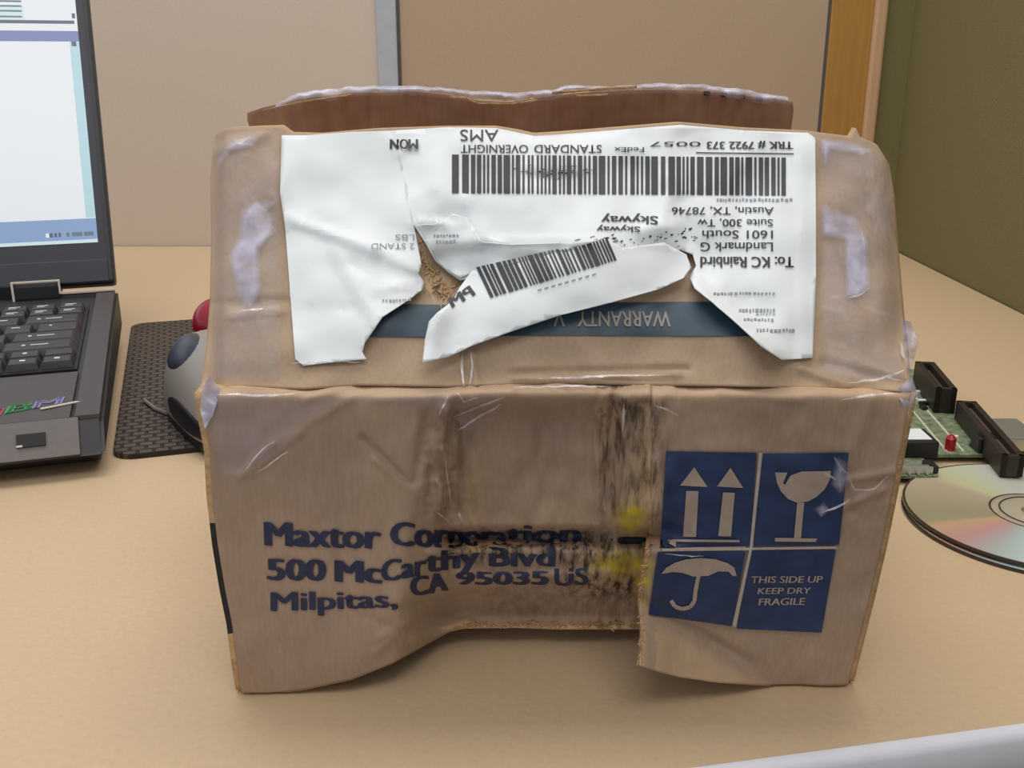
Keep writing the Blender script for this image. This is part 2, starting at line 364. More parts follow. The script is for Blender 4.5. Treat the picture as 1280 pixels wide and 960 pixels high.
def y_right(px, py):
    y = base_y(px, py)
    j = sst(640, 690, py)*sst(860, 806, px)
    y -= .0030*j
    # folded-out lower corner
    d = ((px-825)*(852-770)-(py-770)*(965-825))/math.hypot(965-825, 852-770)
    if d < 0: y += .00023*d*sst(0, -8, d)*sst(985, 930, px)
    elif d < 22: y += .0022*math.exp(-((d-7)/6)**2)*sst(960, 900, px)
    k = 1-sst(655, 690, py)
    l = y_left(px, py) if px < 880 else 0
    if px < 880:
        s = sst(880, 800, px)*k; y = y*(1-s)+l*s
    y -= crease_sum(FRONT_CREASES_R, px, py)
    y += .0014*N(px, py, .012, 4)+.0005*N(px, py, .04, 2)
    return y

def polyline(pts):
    L = [0]
    for (a, b), (c, d) in zip(pts, pts[1:]): L.append(L[-1]+math.hypot(c-a, d-b))
    T = [l/L[-1] for l in L]
    return lambda t: (interp(list(zip(T, [p[0] for p in pts])), t), interp(list(zip(T, [p[1] for p in pts])), t))
def coons(Lf, Rf, Tf, Bf, a, b):
    l, r, t, q = Lf(b), Rf(b), Tf(a), Bf(a); p00, p10, p01, p11 = Lf(0), Rf(0), Lf(1), Rf(1)
    return tuple((1-a)*l[i]+a*r[i]+(1-b)*t[i]+b*q[i]-((1-a)*(1-b)*p00[i]+a*(1-b)*p10[i]+(1-a)*b*p01[i]+a*b*p11[i]) for i in (0, 1))
def sheet(name, Lp, Rp, Tp, Bp, na, nb, yf, mats, parent, thick=.0042, wear_and_light=None, jag=None):
    Lf, Rf, Tf, Bf = polyline(Lp), polyline(Rp), polyline(Tp), polyline(Bp)
    vv, ww, ff = [], [], []
    for j in range(nb+1):
        for i in range(na+1):
            a, b = i/na, j/nb
            px, py = coons(Lf, Rf, Tf, Bf, a, b)
            p = at_y(px, py, yf(px, py)); p.z = max(p.z, .0012); vv.append(p)
            ww.append(wear_and_light(px, py) if wear_and_light else (0, 0, 0))
    nn = len(vv)
    back = [Vector((v.x, v.y+thick, v.z)) for v in vv]
    W = na+1
    for j in range(nb):
        for i in range(na):
            q = (j*W+i, (j+1)*W+i, (j+1)*W+i+1, j*W+i+1); ff.append(q); ff.append(tuple(nn+k for k in q[::-1]))
    n_face = len(ff)
    rim = [i for i in range(W)]+[j*W+na for j in range(1, nb+1)]+[nb*W+i for i in range(na-1, -1, -1)]+[j*W for j in range(nb-1, 0, -1)]
    for a, b in zip(rim, rim[1:]+rim[:1]): ff.append((a, b, nn+b, nn+a))
    o = mk(name, vv+back, ff, mats, parent, True)
    me = o.data
    idx = [0]*len(me.polygons)
    for i in range(n_face):
        if i % 2: idx[i] = 1
    for i in range(n_face, len(ff)): idx[i] = 2
    me.polygons.foreach_set('material_index', idx)
    for i in range(n_face, len(ff)): me.polygons[i].use_smooth = False
    ca = me.color_attributes.new('wear_and_light', 'FLOAT_COLOR', 'POINT')
    flat = []
    for w_ in ww: flat += [w_[0], w_[1], w_[2], 1]
    ca.data.foreach_set('color', flat+[0, 0, 0, 1]*len(back))
    return o
def blob(px, py, x, y, rx, ry): return math.exp(-((px-x)/rx)**2-((py-y)/ry)**2)
def front_wear_light(px, py):
    dark = .85*sst(735, 760, px)*sst(850, 812, px)*sst(488, 505, py)*sst(668, 630, py)
    dark += .9*sst(545, 575, px)*sst(780, 740, px)*sst(655, 668, py)*sst(715, 695, py)
    dark += .35*sst(520, 560, px)*sst(612, 575, px)*sst(500, 520, py)*sst(660, 640, py)
    dark += .9*sst(690, 730, px)*sst(812, 806, px)*sst(670, 690, py)*sst(760, 725, py)
    dark += .3*sst(580, 640, px)*sst(800, 780, px)*sst(700, 730, py)*sst(775, 765, py)  # shade of the down-turned face below the crumple, painted in
    yel = 1.0*blob(px, py, 790, 648, 21, 20)+1.0*blob(px, py, 774, 706, 34, 16)+.9*blob(px, py, 803, 728, 9, 26)
    yel += .22*blob(px, py, 770, 515, 34, 14)+.22*blob(px, py, 595, 610, 20, 60)+.2*blob(px, py, 800, 580, 20, 60)+.25*blob(px, py, 600, 685, 40, 14)
    yel = min(1, max(0, yel*1.35*(.75+.7*N(px, py, .09, 91))-.08)); dark = dark*(1-.8*yel)
    pale = .75*math.exp(-((py-492)/8)**2)*(.6+.5*N(px, 0, .03, 6))+.8*sst(768, 778, py)*sst(540, 570, px)*sst(812, 800, px)  # pale band at the top fold is painted light; torn edge below
    pale += .8*max(0, N(px*2.0, py*.12, .06, 33))*sst(738, 752, px)*sst(835, 815, px)*sst(500, 515, py)*sst(650, 620, py)+.35*max(0, N(px*1.6, py*.2, .06, 34))*sst(530, 545, px)*sst(610, 590, px)*sst(500, 515, py)*sst(665, 640, py)
    pale += .45*blob(px, py, 755, 560, 5, 60)+.4*blob(px, py, 812, 640, 7, 14)
    if px > 820: pale += .5*sst(0, 20, -((px-825)*82-(py-770)*140)/162)  # folded corner paler: torn liner, plus light painted onto it
    pale += .35*sst(1100, 1135, px)
    return (min(1, max(0, dark)), min(1, max(0, yel)), min(1, max(0, pale)))
CM = [M['card'], M['card_in'], M['card_edge']]
FOLD = [(250, 490), (262, 486), (300, 484), (380, 487), (450, 482), (560, 484), (700, 479), (815, 482)]
FOLD_R = [(815, 482), (900, 483), (1000, 485), (1090, 488), (1122, 490), (1139, 490)]
EDGE_L = [(250, 490), (254, 520), (262, 560), (265, 620), (272, 680), (281, 735), (290, 780), (296, 830), (302, 867)]
EDGE_R = [(1139, 490), (1132, 530), (1124, 570), (1117, 610), (1103, 680), (1088, 745), (1073, 805), (1060, 857)]
front = sheet('front_panel', EDGE_L, [(815, 482), (816, 560), (816, 640), (818, 720), (822, 788)], FOLD,
      [(302, 867), (330, 869), (380, 863), (440, 850), (490, 830), (535, 805), (562, 790), (580, 786), (640, 785), (700, 787), (822, 787)], 150, 100, y_left, CM, box, wear_and_light=front_wear_light)
TEAR = [(815, 482), (815, 560), (814, 630), (812, 668), (809, 690), (806, 712), (801, 735), (799, 762), (802, 790), (801, 812), (799, 832)]
front_r = sheet('front_panel', TEAR, EDGE_R, FOLD_R, [(799, 832), (815, 838), (850, 847), (900, 854), (965, 858), (1010, 859), (1060, 857)], 84, 100, y_right, CM, box, wear_and_light=front_wear_light)
front_r['label'] = 'torn right section of the front panel with the blue symbols'

FLAP_CREASES = [(350, 390, 285, 396, .0008, 4), (640, 474, 850, 468, .0010, 3), (640, 466, 860, 461, -.0012, 4), (1030, 455, 1130, 480, -.001, 6), (1000, 460, 1060, 482, .0012, 6),
    (575, 440, 580, 480, .0012, 4), (590, 440, 596, 482, .0012, 4), (270, 190, 330, 168, .0015, 7), (262, 380, 360, 376, -.0008, 5)]
def y_flap(px, py):
    t = (485-py)/320.0
    y = base_y(px, 485)-.0*t+.060*t
    y += .004*math.sin(max(0, min(1, t))*math.pi)*(-1)*sst(1150, 900, px)*sst(250, 500, px)     # bowed toward the viewer
    y += .006*math.exp(-((px-560)/60)**2-((py-335)/60)**2)+.005*math.exp(-((px-850)/40)**2-((py-325)/45)**2)  # punched dents
    y += .010*sst(1090, 1135, px)**2*sst(470, 380, py)+.008*sst(285, 258, px)
    y -= .006*math.exp(-((px-690)/70)**2)*sst(175, 160, py)*-1
    y -= crease_sum(FLAP_CREASES, px, py)
    y += .0035*N(px, py, .008, 11)+.0014*N(px, py, .022, 12)
    return y
def flap_wear_light(px, py):
    pale = .45*math.exp(-((py-482)/9)**2)*(.6+.5*N(px, 0, .03, 6))+.8*blob(px, py, 548, 358, 26, 22)+.5*blob(px, py, 530, 320, 12, 30)+.35*sst(1100, 1130, px)+.4*sst(275, 262, px)+.3*blob(px, py, 855, 340, 16, 20)  # pale band along the fold paints its lit edge
    dark = .8*blob(px, py, 528, 318, 10, 26)+.9*blob(px, py, 548, 362, 22, 14)+.9*blob(px, py, 852, 330, 22, 22)+.25*sst(1060, 1090, px)*sst(350, 300, py)
    return (min(1, dark), 0.05, min(1, pale))
FOLD_ALL = FOLD+FOLD_R[1:]
flap = sheet('flap', [(266, 186), (263, 220), (264, 300), (262, 380), (257, 440), (250, 490)], [(1112, 206), (1119, 250), (1124, 320), (1131, 400), (1136, 440), (1139, 490)],
      [(266, 186), (270, 168), (284, 160), (320, 158), (352, 157), (364, 166), (400, 167), (470, 161), (560, 158), (620, 158), (645, 162), (668, 167), (700, 165), (800, 157), (850, 153), (930, 160), (1010, 164), (1064, 171), (1070, 160), (1075, 171), (1096, 180), (1112, 206)],
      FOLD_ALL, 220, 90, y_flap, CM, box, wear_and_light=flap_wear_light)
flap['label'] = 'raised front flap carrying the torn shipping label'

def y_rear(px, py): return .432+.0235*(py-110)/234.0+.0025*N(px, py, .012, 21)+.0008*N(px, py, .05, 22)
rear = sheet('flap', [(309, 141), (309, 150), (318, 180), (371, 344)], [(991, 127), (992, 140), (986, 180), (953, 344)],
      [(309, 141), (330, 134), (370, 124), (440, 116), (520, 114), (575, 120), (600, 126), (640, 127), (680, 121), (720, 116), (800, 112), (860, 112), (920, 118), (991, 127)],
      [(371, 344), (953, 344)], 110, 40, y_rear, [M['card_in'], M['card'], M['card_edge']], box, thick=.0048)
rear['label'] = 'dark brown rear flap standing behind the label flap'
# near-black blocks for the shade in flute holes along the rear flap's top
bm = bmesh.new()
for x, y in ((884, 116.5), (906, 118.5), (928, 121), (950, 123.5)):
    p = at_y(x, y, .4305); add_box(bm, p.x-.0011, p.x+.0011, p.y-.0004, p.y+.002, p.z-.0008, p.z+.0008)
mk_bm('flute_hole_shade', bm, M['under'], rear, local=False)

# remaining walls and floor of the box
YR = .458
def side(edge, xr_top, xr_bot, bulge, yf, dark=False):
    f = polyline(edge); vv, ff = [], []; nb, nd = 30, 16
    for j in range(nb+1):
        px, py = f(j/nb); p = at_y(px, py, yf(px, py)+.002); p.z = max(.0012, p.z)
        xr = xr_top+(xr_bot-xr_top)*j/nb; zr = .112*(1-j/nb)+.0012
        for i in range(nd+1):
            t = i/nd; x = p.x+(xr-p.x)*t+bulge(j/nb)*math.sin(math.pi*min(1, t*1.4))*(1 if t < .72 else 1)*sst(1, .5, t)
            vv.append((x, p.y+(YR-p.y)*t, p.z+(zr-p.z)*t))
    W = nd+1
    for j in range(nb):
        for i in range(nd): ff.append((j*W+i, j*W+i+1, (j+1)*W+i+1, (j+1)*W+i))
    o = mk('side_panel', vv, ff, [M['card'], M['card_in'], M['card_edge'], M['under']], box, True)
    if dark:                                             # near-black patch low on this side, next to the front edge
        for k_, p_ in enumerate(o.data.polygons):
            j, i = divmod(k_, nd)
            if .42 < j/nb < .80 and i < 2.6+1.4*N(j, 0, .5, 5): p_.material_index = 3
    s = o.modifiers.new('thickness', 'SOLIDIFY'); s.thickness = .0035; s.offset = 0; s.material_offset_rim = 2
    return o
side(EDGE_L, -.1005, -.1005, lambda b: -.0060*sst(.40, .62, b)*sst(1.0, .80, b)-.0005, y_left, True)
side(EDGE_R, .1175, .1165, lambda b: -.002, y_right)
boxobj('back_panel', -.0985, .1145, YR-.004, YR, .001, .112, M['card'], box, local=False)
bm = bmesh.new(); poly_prism(bm, [(-.090, .306), (-.06, .306), (-.045, .338), (.052, .338), (.062, .312), (.108, .312), (.112, YR-.005), (-.097, YR-.005)], .001, .0045)
mk_bm('bottom_panel', bm, M['card_in'], box, local=False)
for x0, x1, s in ((-.0935, .0095, 1), (.0105, .1135, 1)):  # unseen flaps, widened to shut light out of the box
    boxobj('light_blocking_flap', x0, x1, .304, YR-.006, .095, .099, M['card_in'], box, local=False)

# ------------------------------------------------------------------ prints and labels lying on those panels
def bisect(bm, cell):
    if not bm.verts: return
    for ax in (0, 1):
        lo = min(v.co[ax] for v in bm.verts); hi = max(v.co[ax] for v in bm.verts)
        k = math.floor(lo/cell)+1
        while k*cell < hi:
            co = Vector((0, 0, 0)); co[ax] = k*cell; no = Vector((0, 0, 0)); no[ax] = 1
            bmesh.ops.bisect_plane(bm, geom=bm.verts[:]+bm.edges[:]+bm.faces[:], plane_co=co, plane_no=no, dist=1e-4)
            k += 1
def lay(name, bm, yf, off, m, parent, cell=8, thick=0.0, fade=None, stuff=False):
    """bm holds flat outlines in picture-plane units; fold them onto the panel whose depth is yf, off metres proud of it"""
    for f in bm.faces: f.normal_update()
    bmesh.ops.triangulate(bm, faces=bm.faces[:], ngon_method='EAR_CLIP')
    bisect(bm, cell)
    if fade:
        ly = bm.verts.layers.float.new('fade')
        for v in bm.verts: v[ly] = fade(v.co.x, v.co.y)
    of = off if callable(off) else (lambda x, y: off)
    for v in bm.verts:
        x, y = v.co.x, v.co.y; p = at_y(x, y, yf(x, y)-of(x, y)); p.z = max(p.z, .0006); v.co = p
    for f in bm.faces:
        f.normal_update()
        if f.normal.y > 0: f.normal_flip()
    o = mk_bm(name, bm, m, parent, True, local=False)
    if stuff: o['kind'] = 'stuff'
    if thick:
        s = o.modifiers.new('thickness', 'SOLIDIFY'); s.thickness = thick; s.offset = -1
    return o
def add_poly(bm, pts): bm.faces.new([bm.verts.new((x, y, 0)) for x, y in pts])

_cap = {}
def text_mesh(body, bold):
    cu = bpy.data.curves.new('lettering', 'FONT'); cu.body = body; cu.size = 1; cu.offset = bold; cu.resolution_u = 3; cu.fill_mode = 'FRONT'
    o = bpy.data.objects.new('lettering', cu); C.objects.link(o)
    dg = bpy.context.evaluated_depsgraph_get(); me = bpy.data.meshes.new_from_object(o.evaluated_get(dg))
    bpy.data.objects.remove(o); bpy.data.curves.remove(cu)
    vs_ = [v.co.copy() for v in me.vertices]; fs = [tuple(p.vertices) for p in me.polygons]; bpy.data.meshes.remove(me)
    return vs_, fs
def cap(bold):
    if bold not in _cap:
        v, _ = text_mesh('H', bold); _cap[bold] = (min(p.y for p in v), max(p.y for p in v))
    return _cap[bold]
def add_text(bm, body, fn, bold=0.0):
    """fn(s,t): s 0..1 along the word, t 0 at the baseline, 1 at cap height"""
    if bold:
        w_ = bold*1.3
        for k in (-1, 0, 1):
            add_text(bm, body, lambda s, t, k=k: fn(s+k*w_/max(.6, .62*len(body)), t-.25*k*bold), 0)
        return
    v, f = text_mesh(body, 0); lo, hi = cap(0); x0 = min(p.x for p in v); x1 = max(p.x for p in v)
    nv = []
    for p in v:
        x, y = fn((p.x-x0)/(x1-x0), (p.y-lo)/(hi-lo)); nv.append(bm.verts.new((x, y, 0)))
    for q in f:
        try: bm.faces.new([nv[i] for i in q])
        except ValueError: pass
def quadfn(a, b, c, d):
    """a baseline start, b baseline end, c top end, d top start"""
    return lambda s, t: tuple((1-t)*((1-s)*a[i]+s*b[i])+t*((1-s)*d[i]+s*c[i]) for i in (0, 1))
def flip(xr, xl, yb, yt): return quadfn((xr, yb), (xl, yb), (xl, yt), (xr, yt))     # upside-down word: starts at the right

# address printed on the front
def line(words):
    bm = bmesh.new()
    for body, q, bold in words: add_text(bm, body, quadfn(*q), bold)
    lay('printed_address', bm, y_left, .0005, M['navy_ink'], front, 9)
line([('Maxtor', ((333, 682), (474, 686), (475, 655), (332, 653)), .054), ('Cor', ((490, 682), (560, 684), (560, 652), (490, 654)), .054),
      ('pora', ((563, 683), (632, 680), (632, 658), (563, 655)), .054), ('tion', ((634, 680), (724, 676), (724, 656), (634, 656)), .054)])
line([('500', ((336, 725), (405, 726), (406, 700), (335, 699)), .054), ('Mc', ((421, 727), (475, 729), (475, 702), (421, 701)), .054),
      ('Car', ((478, 728), (532, 718), (532, 692), (478, 702)), .054), ('thy', ((534, 716), (598, 706), (598, 684), (534, 690)), .054), ('Blvd', ((613, 708), (692, 708), (692, 685), (613, 684)), .054)])
line([('Milpitas,', ((340, 764), (496, 759), (494, 738), (340, 741)), .054), ('CA', ((516, 746), (559, 738), (557, 716), (514, 722)), .054),
      ('95035', ((572, 731), (684, 731), (684, 714), (572, 716)), .054), ('US', ((694, 733), (734, 731), (734, 710), (694, 711)), .03)])

# handling symbols
def quad_uv(q): a, b, c, d = q; return lambda u, v: tuple((1-v)*((1-u)*a[i]+u*b[i])+v*((1-u)*d[i]+u*c[i]) for i in (0, 1))
Q1 = [(833, 564), (946, 566), (937, 682), (825, 684)]; Q2 = [(954, 567), (1061, 566), (1049, 681), (942, 682)]
Q3 = [(822, 690), (932, 689), (915, 783), (811, 768)]; Q4 = [(940, 688), (1045, 687), (1027, 791), (921, 786)]
for q in (Q1, Q2, Q3, Q4):
    bm = bmesh.new(); add_poly(bm, q); lay('printed_panel', bm, y_right, .0010, M['blue_ink'], front_r, 9)
def P(l, fn, bm): add_poly(bm, [fn(*p) for p in l])
fine = lambda x0, y0, s, pts: [(x0+a*s, y0+b*s) for a, b in pts]
Z = lambda pts: [(760+x*.3125, 520+y*.3125) for x, y in pts]        # measured on an enlarged crop
bm = bmesh.new()
for pts in ([(345, 205), (398, 284), (288, 278)], [(313, 300), (362, 300), (352, 484), (300, 482)], [(490, 207), (541, 288), (436, 282)], [(460, 306), (507, 307), (492, 482), (441, 480)],
            [(240, 493), (526, 496), (526, 505), (272, 503), (272, 524), (240, 508)], [(268, 527), (550, 522), (550, 530), (268, 537)]):
    add_poly(bm, Z(pts))
lay('printed_arrows', bm, y_right, .0014, M['tan_mark'], front_r, 9)
bm = bmesh.new()
for pts in ([(668, 226), (718, 226), (700, 268), (708, 276), (730, 238), (775, 222), (892, 220), (888, 252), (868, 292), (836, 322), (800, 342), (755, 346), (720, 332), (692, 302), (676, 268)],
            [(757, 346), (785, 346), (778, 420), (772, 488), (744, 488), (750, 420)], [(668, 487), (838, 490), (830, 504), (668, 502)]):
    add_poly(bm, Z(pts))
lay('printed_glass', bm, y_right, .0014, M['tan_mark'], front_r, 9)
bm = bmesh.new()
add_poly(bm, Z([(213, 632), (232, 608), (265, 588), (310, 574), (370, 568), (430, 573), (478, 588), (505, 606), (515, 640), (498, 640), (482, 622), (440, 622), (400, 640), (340, 642), (300, 628), (258, 624)]))
hk = [(362, 640), (350, 700), (346, 740), (328, 765), (296, 772), (268, 762), (252, 738)]
for (x0, y0), (x1, y1) in zip(hk, hk[1:]):
    dx, dy = x1-x0, y1-y0; L_ = math.hypot(dx, dy); nx, ny = -dy/L_*8, dx/L_*8
    add_poly(bm, Z([(x0+nx, y0+ny), (x1+nx, y1+ny), (x1-nx, y1-ny), (x0-nx, y0-ny)]))
lay('printed_umbrella', bm, y_right, .0014, M['tan_mark'], front_r, 9)
bm = bmesh.new()
for body, x0, x1, y0, y1 in (('THIS SIDE UP', 570, 855, 642, 668), ('KEEP DRY', 598, 808, 688, 712), ('FRAGILE', 602, 785, 730, 757)):
    a, b = Z([(x0, y1), (x1, y1-2)]); c, d = Z([(x1+5, y0-2), (x0+5, y0)]); add_text(bm, body, quadfn(a, b, c, d), .02)
lay('printed_caution', bm, y_right, .0014, M['tan_mark'], front_r, 9)
bm = bmesh.new()
for pts in ([(604, 146), (618, 146), (578, 530), (566, 530)], [(566, 530), (576, 536), (512, 846), (497, 838)]): add_poly(bm, Z(pts))
add_poly(bm, [(828, 686), (1046, 683), (1046, 686), (828, 689)])
lay('printed_rule', bm, y_right, .0013, M['pale_rule'], front_r, 9)

# near-black patch laid on the panel for the shade in a slit
bm = bmesh.new(); add_poly(bm, [(762, 674), (780, 671), (806, 672), (809, 676), (800, 680), (778, 680)])
lay('puncture_shade', bm, y_left, .0006, M['under'], front, 9)

# warranty tape under the label
bm = bmesh.new(); add_poly(bm, [(440, 379), (560, 381), (700, 379), (860, 377), (960, 378), (962, 420), (860, 420), (700, 419), (560, 421), (440, 421)])
wt = lay('warranty_tape', bm, y_flap, .0005, M['teal_tape'], flap, 9)
bm = bmesh.new(); add_text(bm, 'WARRANTY', flip(838, 722, 389, 408), .01); add_text(bm, 'V', flip(706, 692, 389, 408), .01)
lay('tape_lettering', bm, y_flap, .0009, M['tape_text'], flap, 9)

# shipping label: three torn pieces
LAB = [(362, 274, 470, 312, .0016, 7), (470, 312, 522, 338, .0014, 7), (420, 315, 470, 400, .0010, 9), (362, 388, 440, 386, -.0006, 5), (440, 330, 520, 352, -.0012, 7), (470, 362, 520, 355, .001, 5),
       (500, 180, 515, 262, -.0014, 4), (486, 170, 505, 200, .0008, 6), (515, 262, 522, 280, -.0015, 3), (582, 250, 605, 300, .0016, 6), (600, 303, 760, 302, .0010, 5), (520, 279, 556, 279, .0018, 5), (540, 316, 700, 312, -.0018, 8),
       (835, 245, 825, 280, .0012, 5), (850, 250, 862, 300, -.0014, 5), (800, 290, 850, 282, .0014, 6), (640, 215, 740, 225, -.0012, 8), (660, 208, 730, 210, .0008, 6), (870, 358, 965, 440, .0020, 10), (690, 178, 860, 172, -.0006, 5), (1000, 180, 1006, 440, .0004, 8)]
def lab_fold(px, py): return -.0006+max(.0001, .0007+ crease_sum(LAB, px, py)+.0012*N(px, py, .02, 31)+.0006*N(px, py, .05, 32)*sst(440, 520, px)*sst(1000, 900, px))
offA = lambda x, y: .0013+lab_fold(x, y)+.0030*math.exp(-(seg_dist(x, y, 470, 425, 530, 345)[0]/26)**2)
offB = lambda x, y: .0013+lab_fold(x, y)+.0040*math.exp(-(seg_dist(x, y, 868, 360, 970, 448)[0]/14)**2)+.0022*math.exp(-(seg_dist(x, y, 830, 285, 866, 335)[0]/14)**2)+.0012*sst(290, 320, y)*sst(800, 760, x)
offD = lambda x, y: .0036+.0022*sst(470, 360, y)+lab_fold(x, y)*.4+.0035*math.exp(-(seg_dist(x, y, 530, 452, 545, 392)[0]/20)**2)
bm = bmesh.new(); add_poly(bm, [(352, 169), (382, 169), (440, 165), (497, 163), (502, 200), (511, 250), (517, 280), (522, 305), (527, 330), (523, 342), (530, 352), (528, 362), (515, 372), (497, 384), (478, 396), (467, 412), (456, 428), (453, 440), (458, 449), (420, 452), (379, 457), (369, 449), (363, 370), (357, 290), (350, 240)])
labA = lay('shipping_label', bm, y_flap, offA, M['paper'], box, 7, .0003)
labA['label'] = 'left torn piece of the white shipping label'
bm = bmesh.new(); add_poly(bm, [(493, 163), (560, 159), (620, 160), (645, 165), (668, 170), (700, 168), (800, 160), (850, 156), (930, 163), (1010, 166), (1019, 172), (1020, 260), (1020, 350), (1016, 447), (978, 450), (952, 433), (922, 405), (892, 379), (868, 360), (862, 346), (870, 332), (866, 318), (850, 312), (842, 320), (800, 328), (760, 332), (700, 336), (640, 340), (600, 346), (575, 350), (560, 340), (544, 326), (532, 304), (516, 279), (508, 250), (499, 200)])
labB = lay('shipping_label', bm, y_flap, offB, M['paper'], box, 7, .0003)
labB['label'] = 'main piece of the white shipping label with the long barcode'
bm = bmesh.new(); add_poly(bm, [(528, 453), (531, 425), (536, 402), (546, 391), (566, 376), (574, 360), (590, 338), (640, 331), (700, 314), (757, 298), (780, 310), (830, 303), (858, 318), (864, 334), (855, 347), (825, 361), (765, 378), (700, 394), (640, 414), (590, 432), (560, 446)])
labD = lay('shipping_label', bm, y_flap, offD, M['paper'], box, 7, .0003)
labD['label'] = 'torn diagonal strip of the white shipping label with a slanted barcode'
offS = lambda x, y: offB(x, y)+.0008+.0042*sst(332, 300, y)+.0012*sst(560, 530, x)+.0012*N(x, y, .05, 39)
bm = bmesh.new(); add_poly(bm, [(521, 281), (540, 281), (556, 274), (566, 267), (584, 272), (593, 285), (602, 303), (640, 306), (700, 304), (752, 299), (700, 316), (640, 330), (598, 338), (575, 347), (560, 338), (546, 326), (534, 304)])
labS = lay('shipping_label', bm, y_flap, offS, M['paper'], box, 6, .0003)
labS['label'] = 'crumpled folded scrap in the middle of the torn label'
up = .00045
fA = lambda x, y: offA(x, y)+up
fB = lambda x, y: offB(x, y)+up
fD = lambda x, y: offD(x, y)+up
def bars(seed, total):
    r = random.Random(seed); t = 0; out = []
    while t < total-1:
        b = r.choice((1, 1, 2, 2, 3)); g = r.choice((.7, .8, 1, 1.4)); out.append((t, min(total, t+b))); t += b+g
    return [(a/total, b/total) for a, b in out]
bm = bmesh.new()
fn = quad_uv([(565, 193), (990, 197), (990, 244), (565, 241)])
bl = [(0, .020)]+[(.03+.97*a, .03+.97*b) for a, b in bars(5, 150)]
for a, b in bl:
    if a > .985: continue
    add_poly(bm, [fn(a, 0), fn(min(1, b), 0), fn(min(1, b), 1), fn(a, 1)])
lay('barcode', bm, y_flap, fB, M['ink'], labB, 14)
bm = bmesh.new()
fn = quad_uv([(595, 334), (759, 297), (771, 325), (613, 372)])
for a, b in bars(9, 74): add_poly(bm, [fn(a, 0), fn(b, 0), fn(b, 1), fn(a, 1)])
lay('barcode', bm, y_flap, fD, M['ink'], labD, 14)
bm = bmesh.new()
for body, xr, xl, yb, yt, bo in (('TRK # 7922 373', 991, 884, 177, 186, .034), ('0057', 876, 812, 177, 183, .0), ('FedEx', 805, 768, 184, 190, .01), ('STANDARD', 752, 668, 181, 191, .008), ('OVERNIGHT', 660, 576, 181, 191, .008),
        ('AMS', 623, 575, 162, 176, .0), ('MON', 522, 504, 174, 186, .012), ('Austin, TX, 78746', 967, 840, 259, 268, .012), ('Suite 300, Tw', 966, 872, 274, 283, .012), ('1601 South', 966, 878, 288, 298, .012), ('Landmark G', 966, 876, 303, 314, .012),
        ('To: KC Rainbird', 992, 876, 321, 334, .034), ('Skyway', 822, 752, 270, 280, .02), ('Skyway', 800, 746, 283, 290, .02)):
    if body == 'MON': continue
    add_text(bm, body, flip(xr, xl, yb, yt), bo)
add_poly(bm, [(870, 190), (992, 191.5), (992, 193), (870, 191.5)])
# crumpled smudge of ink along the tear and inside the barcode
for i in range(60):
    t = rnd.random(); x = 752+118*t+rnd.uniform(-5, 5); y = 304-22*t+abs(rnd.gauss(0, 9)); w_, h_ = rnd.uniform(1, 4.5), rnd.uniform(.6, 2.2)
    add_poly(bm, [(x, y), (x+w_, y-h_*.6), (x+w_*1.1, y+h_*.4), (x+.3, y+h_)])
for i in range(70):
    t = rnd.random(); x = 590+180*t; y = 327-30*t+rnd.gauss(0, 3); w_, h_ = rnd.uniform(2, 7), rnd.uniform(.5, 1.6)
    add_poly(bm, [(x, y), (x+w_, y-h_*.6-1), (x+w_*1.1, y+h_*.4-1), (x+.3, y+h_)])
for i in range(34):
    x = 690+rnd.gauss(0, 26); y = 214+rnd.gauss(0, 4); w_, h_ = rnd.uniform(2, 7), rnd.uniform(.6, 1.8)
    add_poly(bm, [(x, y), (x+w_, y-h_*.6), (x+w_*1.1, y+h_*.4), (x+.3, y+h_)])
lay('printed_address', bm, y_flap, fB, M['ink'], labB, 12)
bm = bmesh.new()
r2 = random.Random(3)
def fineprint(bm, x0, x1, y0, y1):
    x = x0
    while x < x1:
        l = r2.uniform(1.6, 4.2); yy = r2.uniform(-.6, .6)
        add_poly(bm, [(x, y0+yy), (x+l, y0+yy), (x+l, y1+yy), (x, y1+yy)])
        x += l+r2.uniform(.8, 2.2)
for x0, x1, y0, y1 in ((896, 992, 248, 251), (892, 968, 365.5, 368.5), (924, 968, 386, 390), (930, 968, 398, 401), (946, 992, 411, 415), (945, 968, 391.5, 393), ): fineprint(bm, x0, x1, y0, y1)
lay('fine_print', bm, y_flap, fB, M['ink_soft'], labB, 12, stuff=True)
bm = bmesh.new(); add_text(bm, 'M', flip(522, 511, 174, 186), .034); add_text(bm, 'O', flip(510, 500, 174, 186), .034)
lay('printed_day', bm, y_flap, lambda x, y: fB(x, y)+.0010, M['ink'], labB, 12)
bm = bmesh.new(); add_text(bm, 'N', flip(498, 488, 174, 186), .034); lay('printed_day', bm, y_flap, fA, M['ink'], labA, 12)
bm = bmesh.new()
add_text(bm, '2 STAND', flip(518, 464, 304, 311), .0); add_text(bm, 'LBS', flip(518, 494, 293, 300), .0); fineprint(bm, 478, 512, 374, 376.5)
lay('fine_print', bm, y_flap, fA, M['ink_soft'], labA, 12, stuff=True)
bm = bmesh.new()
for q in ((542, 574, 293, 296), (545, 570, 300, 303)): fineprint(bm, *q)
lay('fine_print', bm, y_flap, lambda x, y: offS(x, y)+up, M['ink_soft'], labS, 12, stuff=True)
bm = bmesh.new(); add_text(bm, 'PM', quadfn((594, 368), (566, 384), (560, 373), (586, 357)), .03); lay('printed_time', bm, y_flap, fD, M['ink'], labD, 12)
bm = bmesh.new()
for i in range(9): x = 672+i*8.5; y = 362-i*2.4; add_poly(bm, [(x, y), (x+5, y-1.4), (x+5, y+.6), (x, y+2)])
lay('fine_print', bm, y_flap, fD, M['ink_soft'], labD, 12, stuff=True)

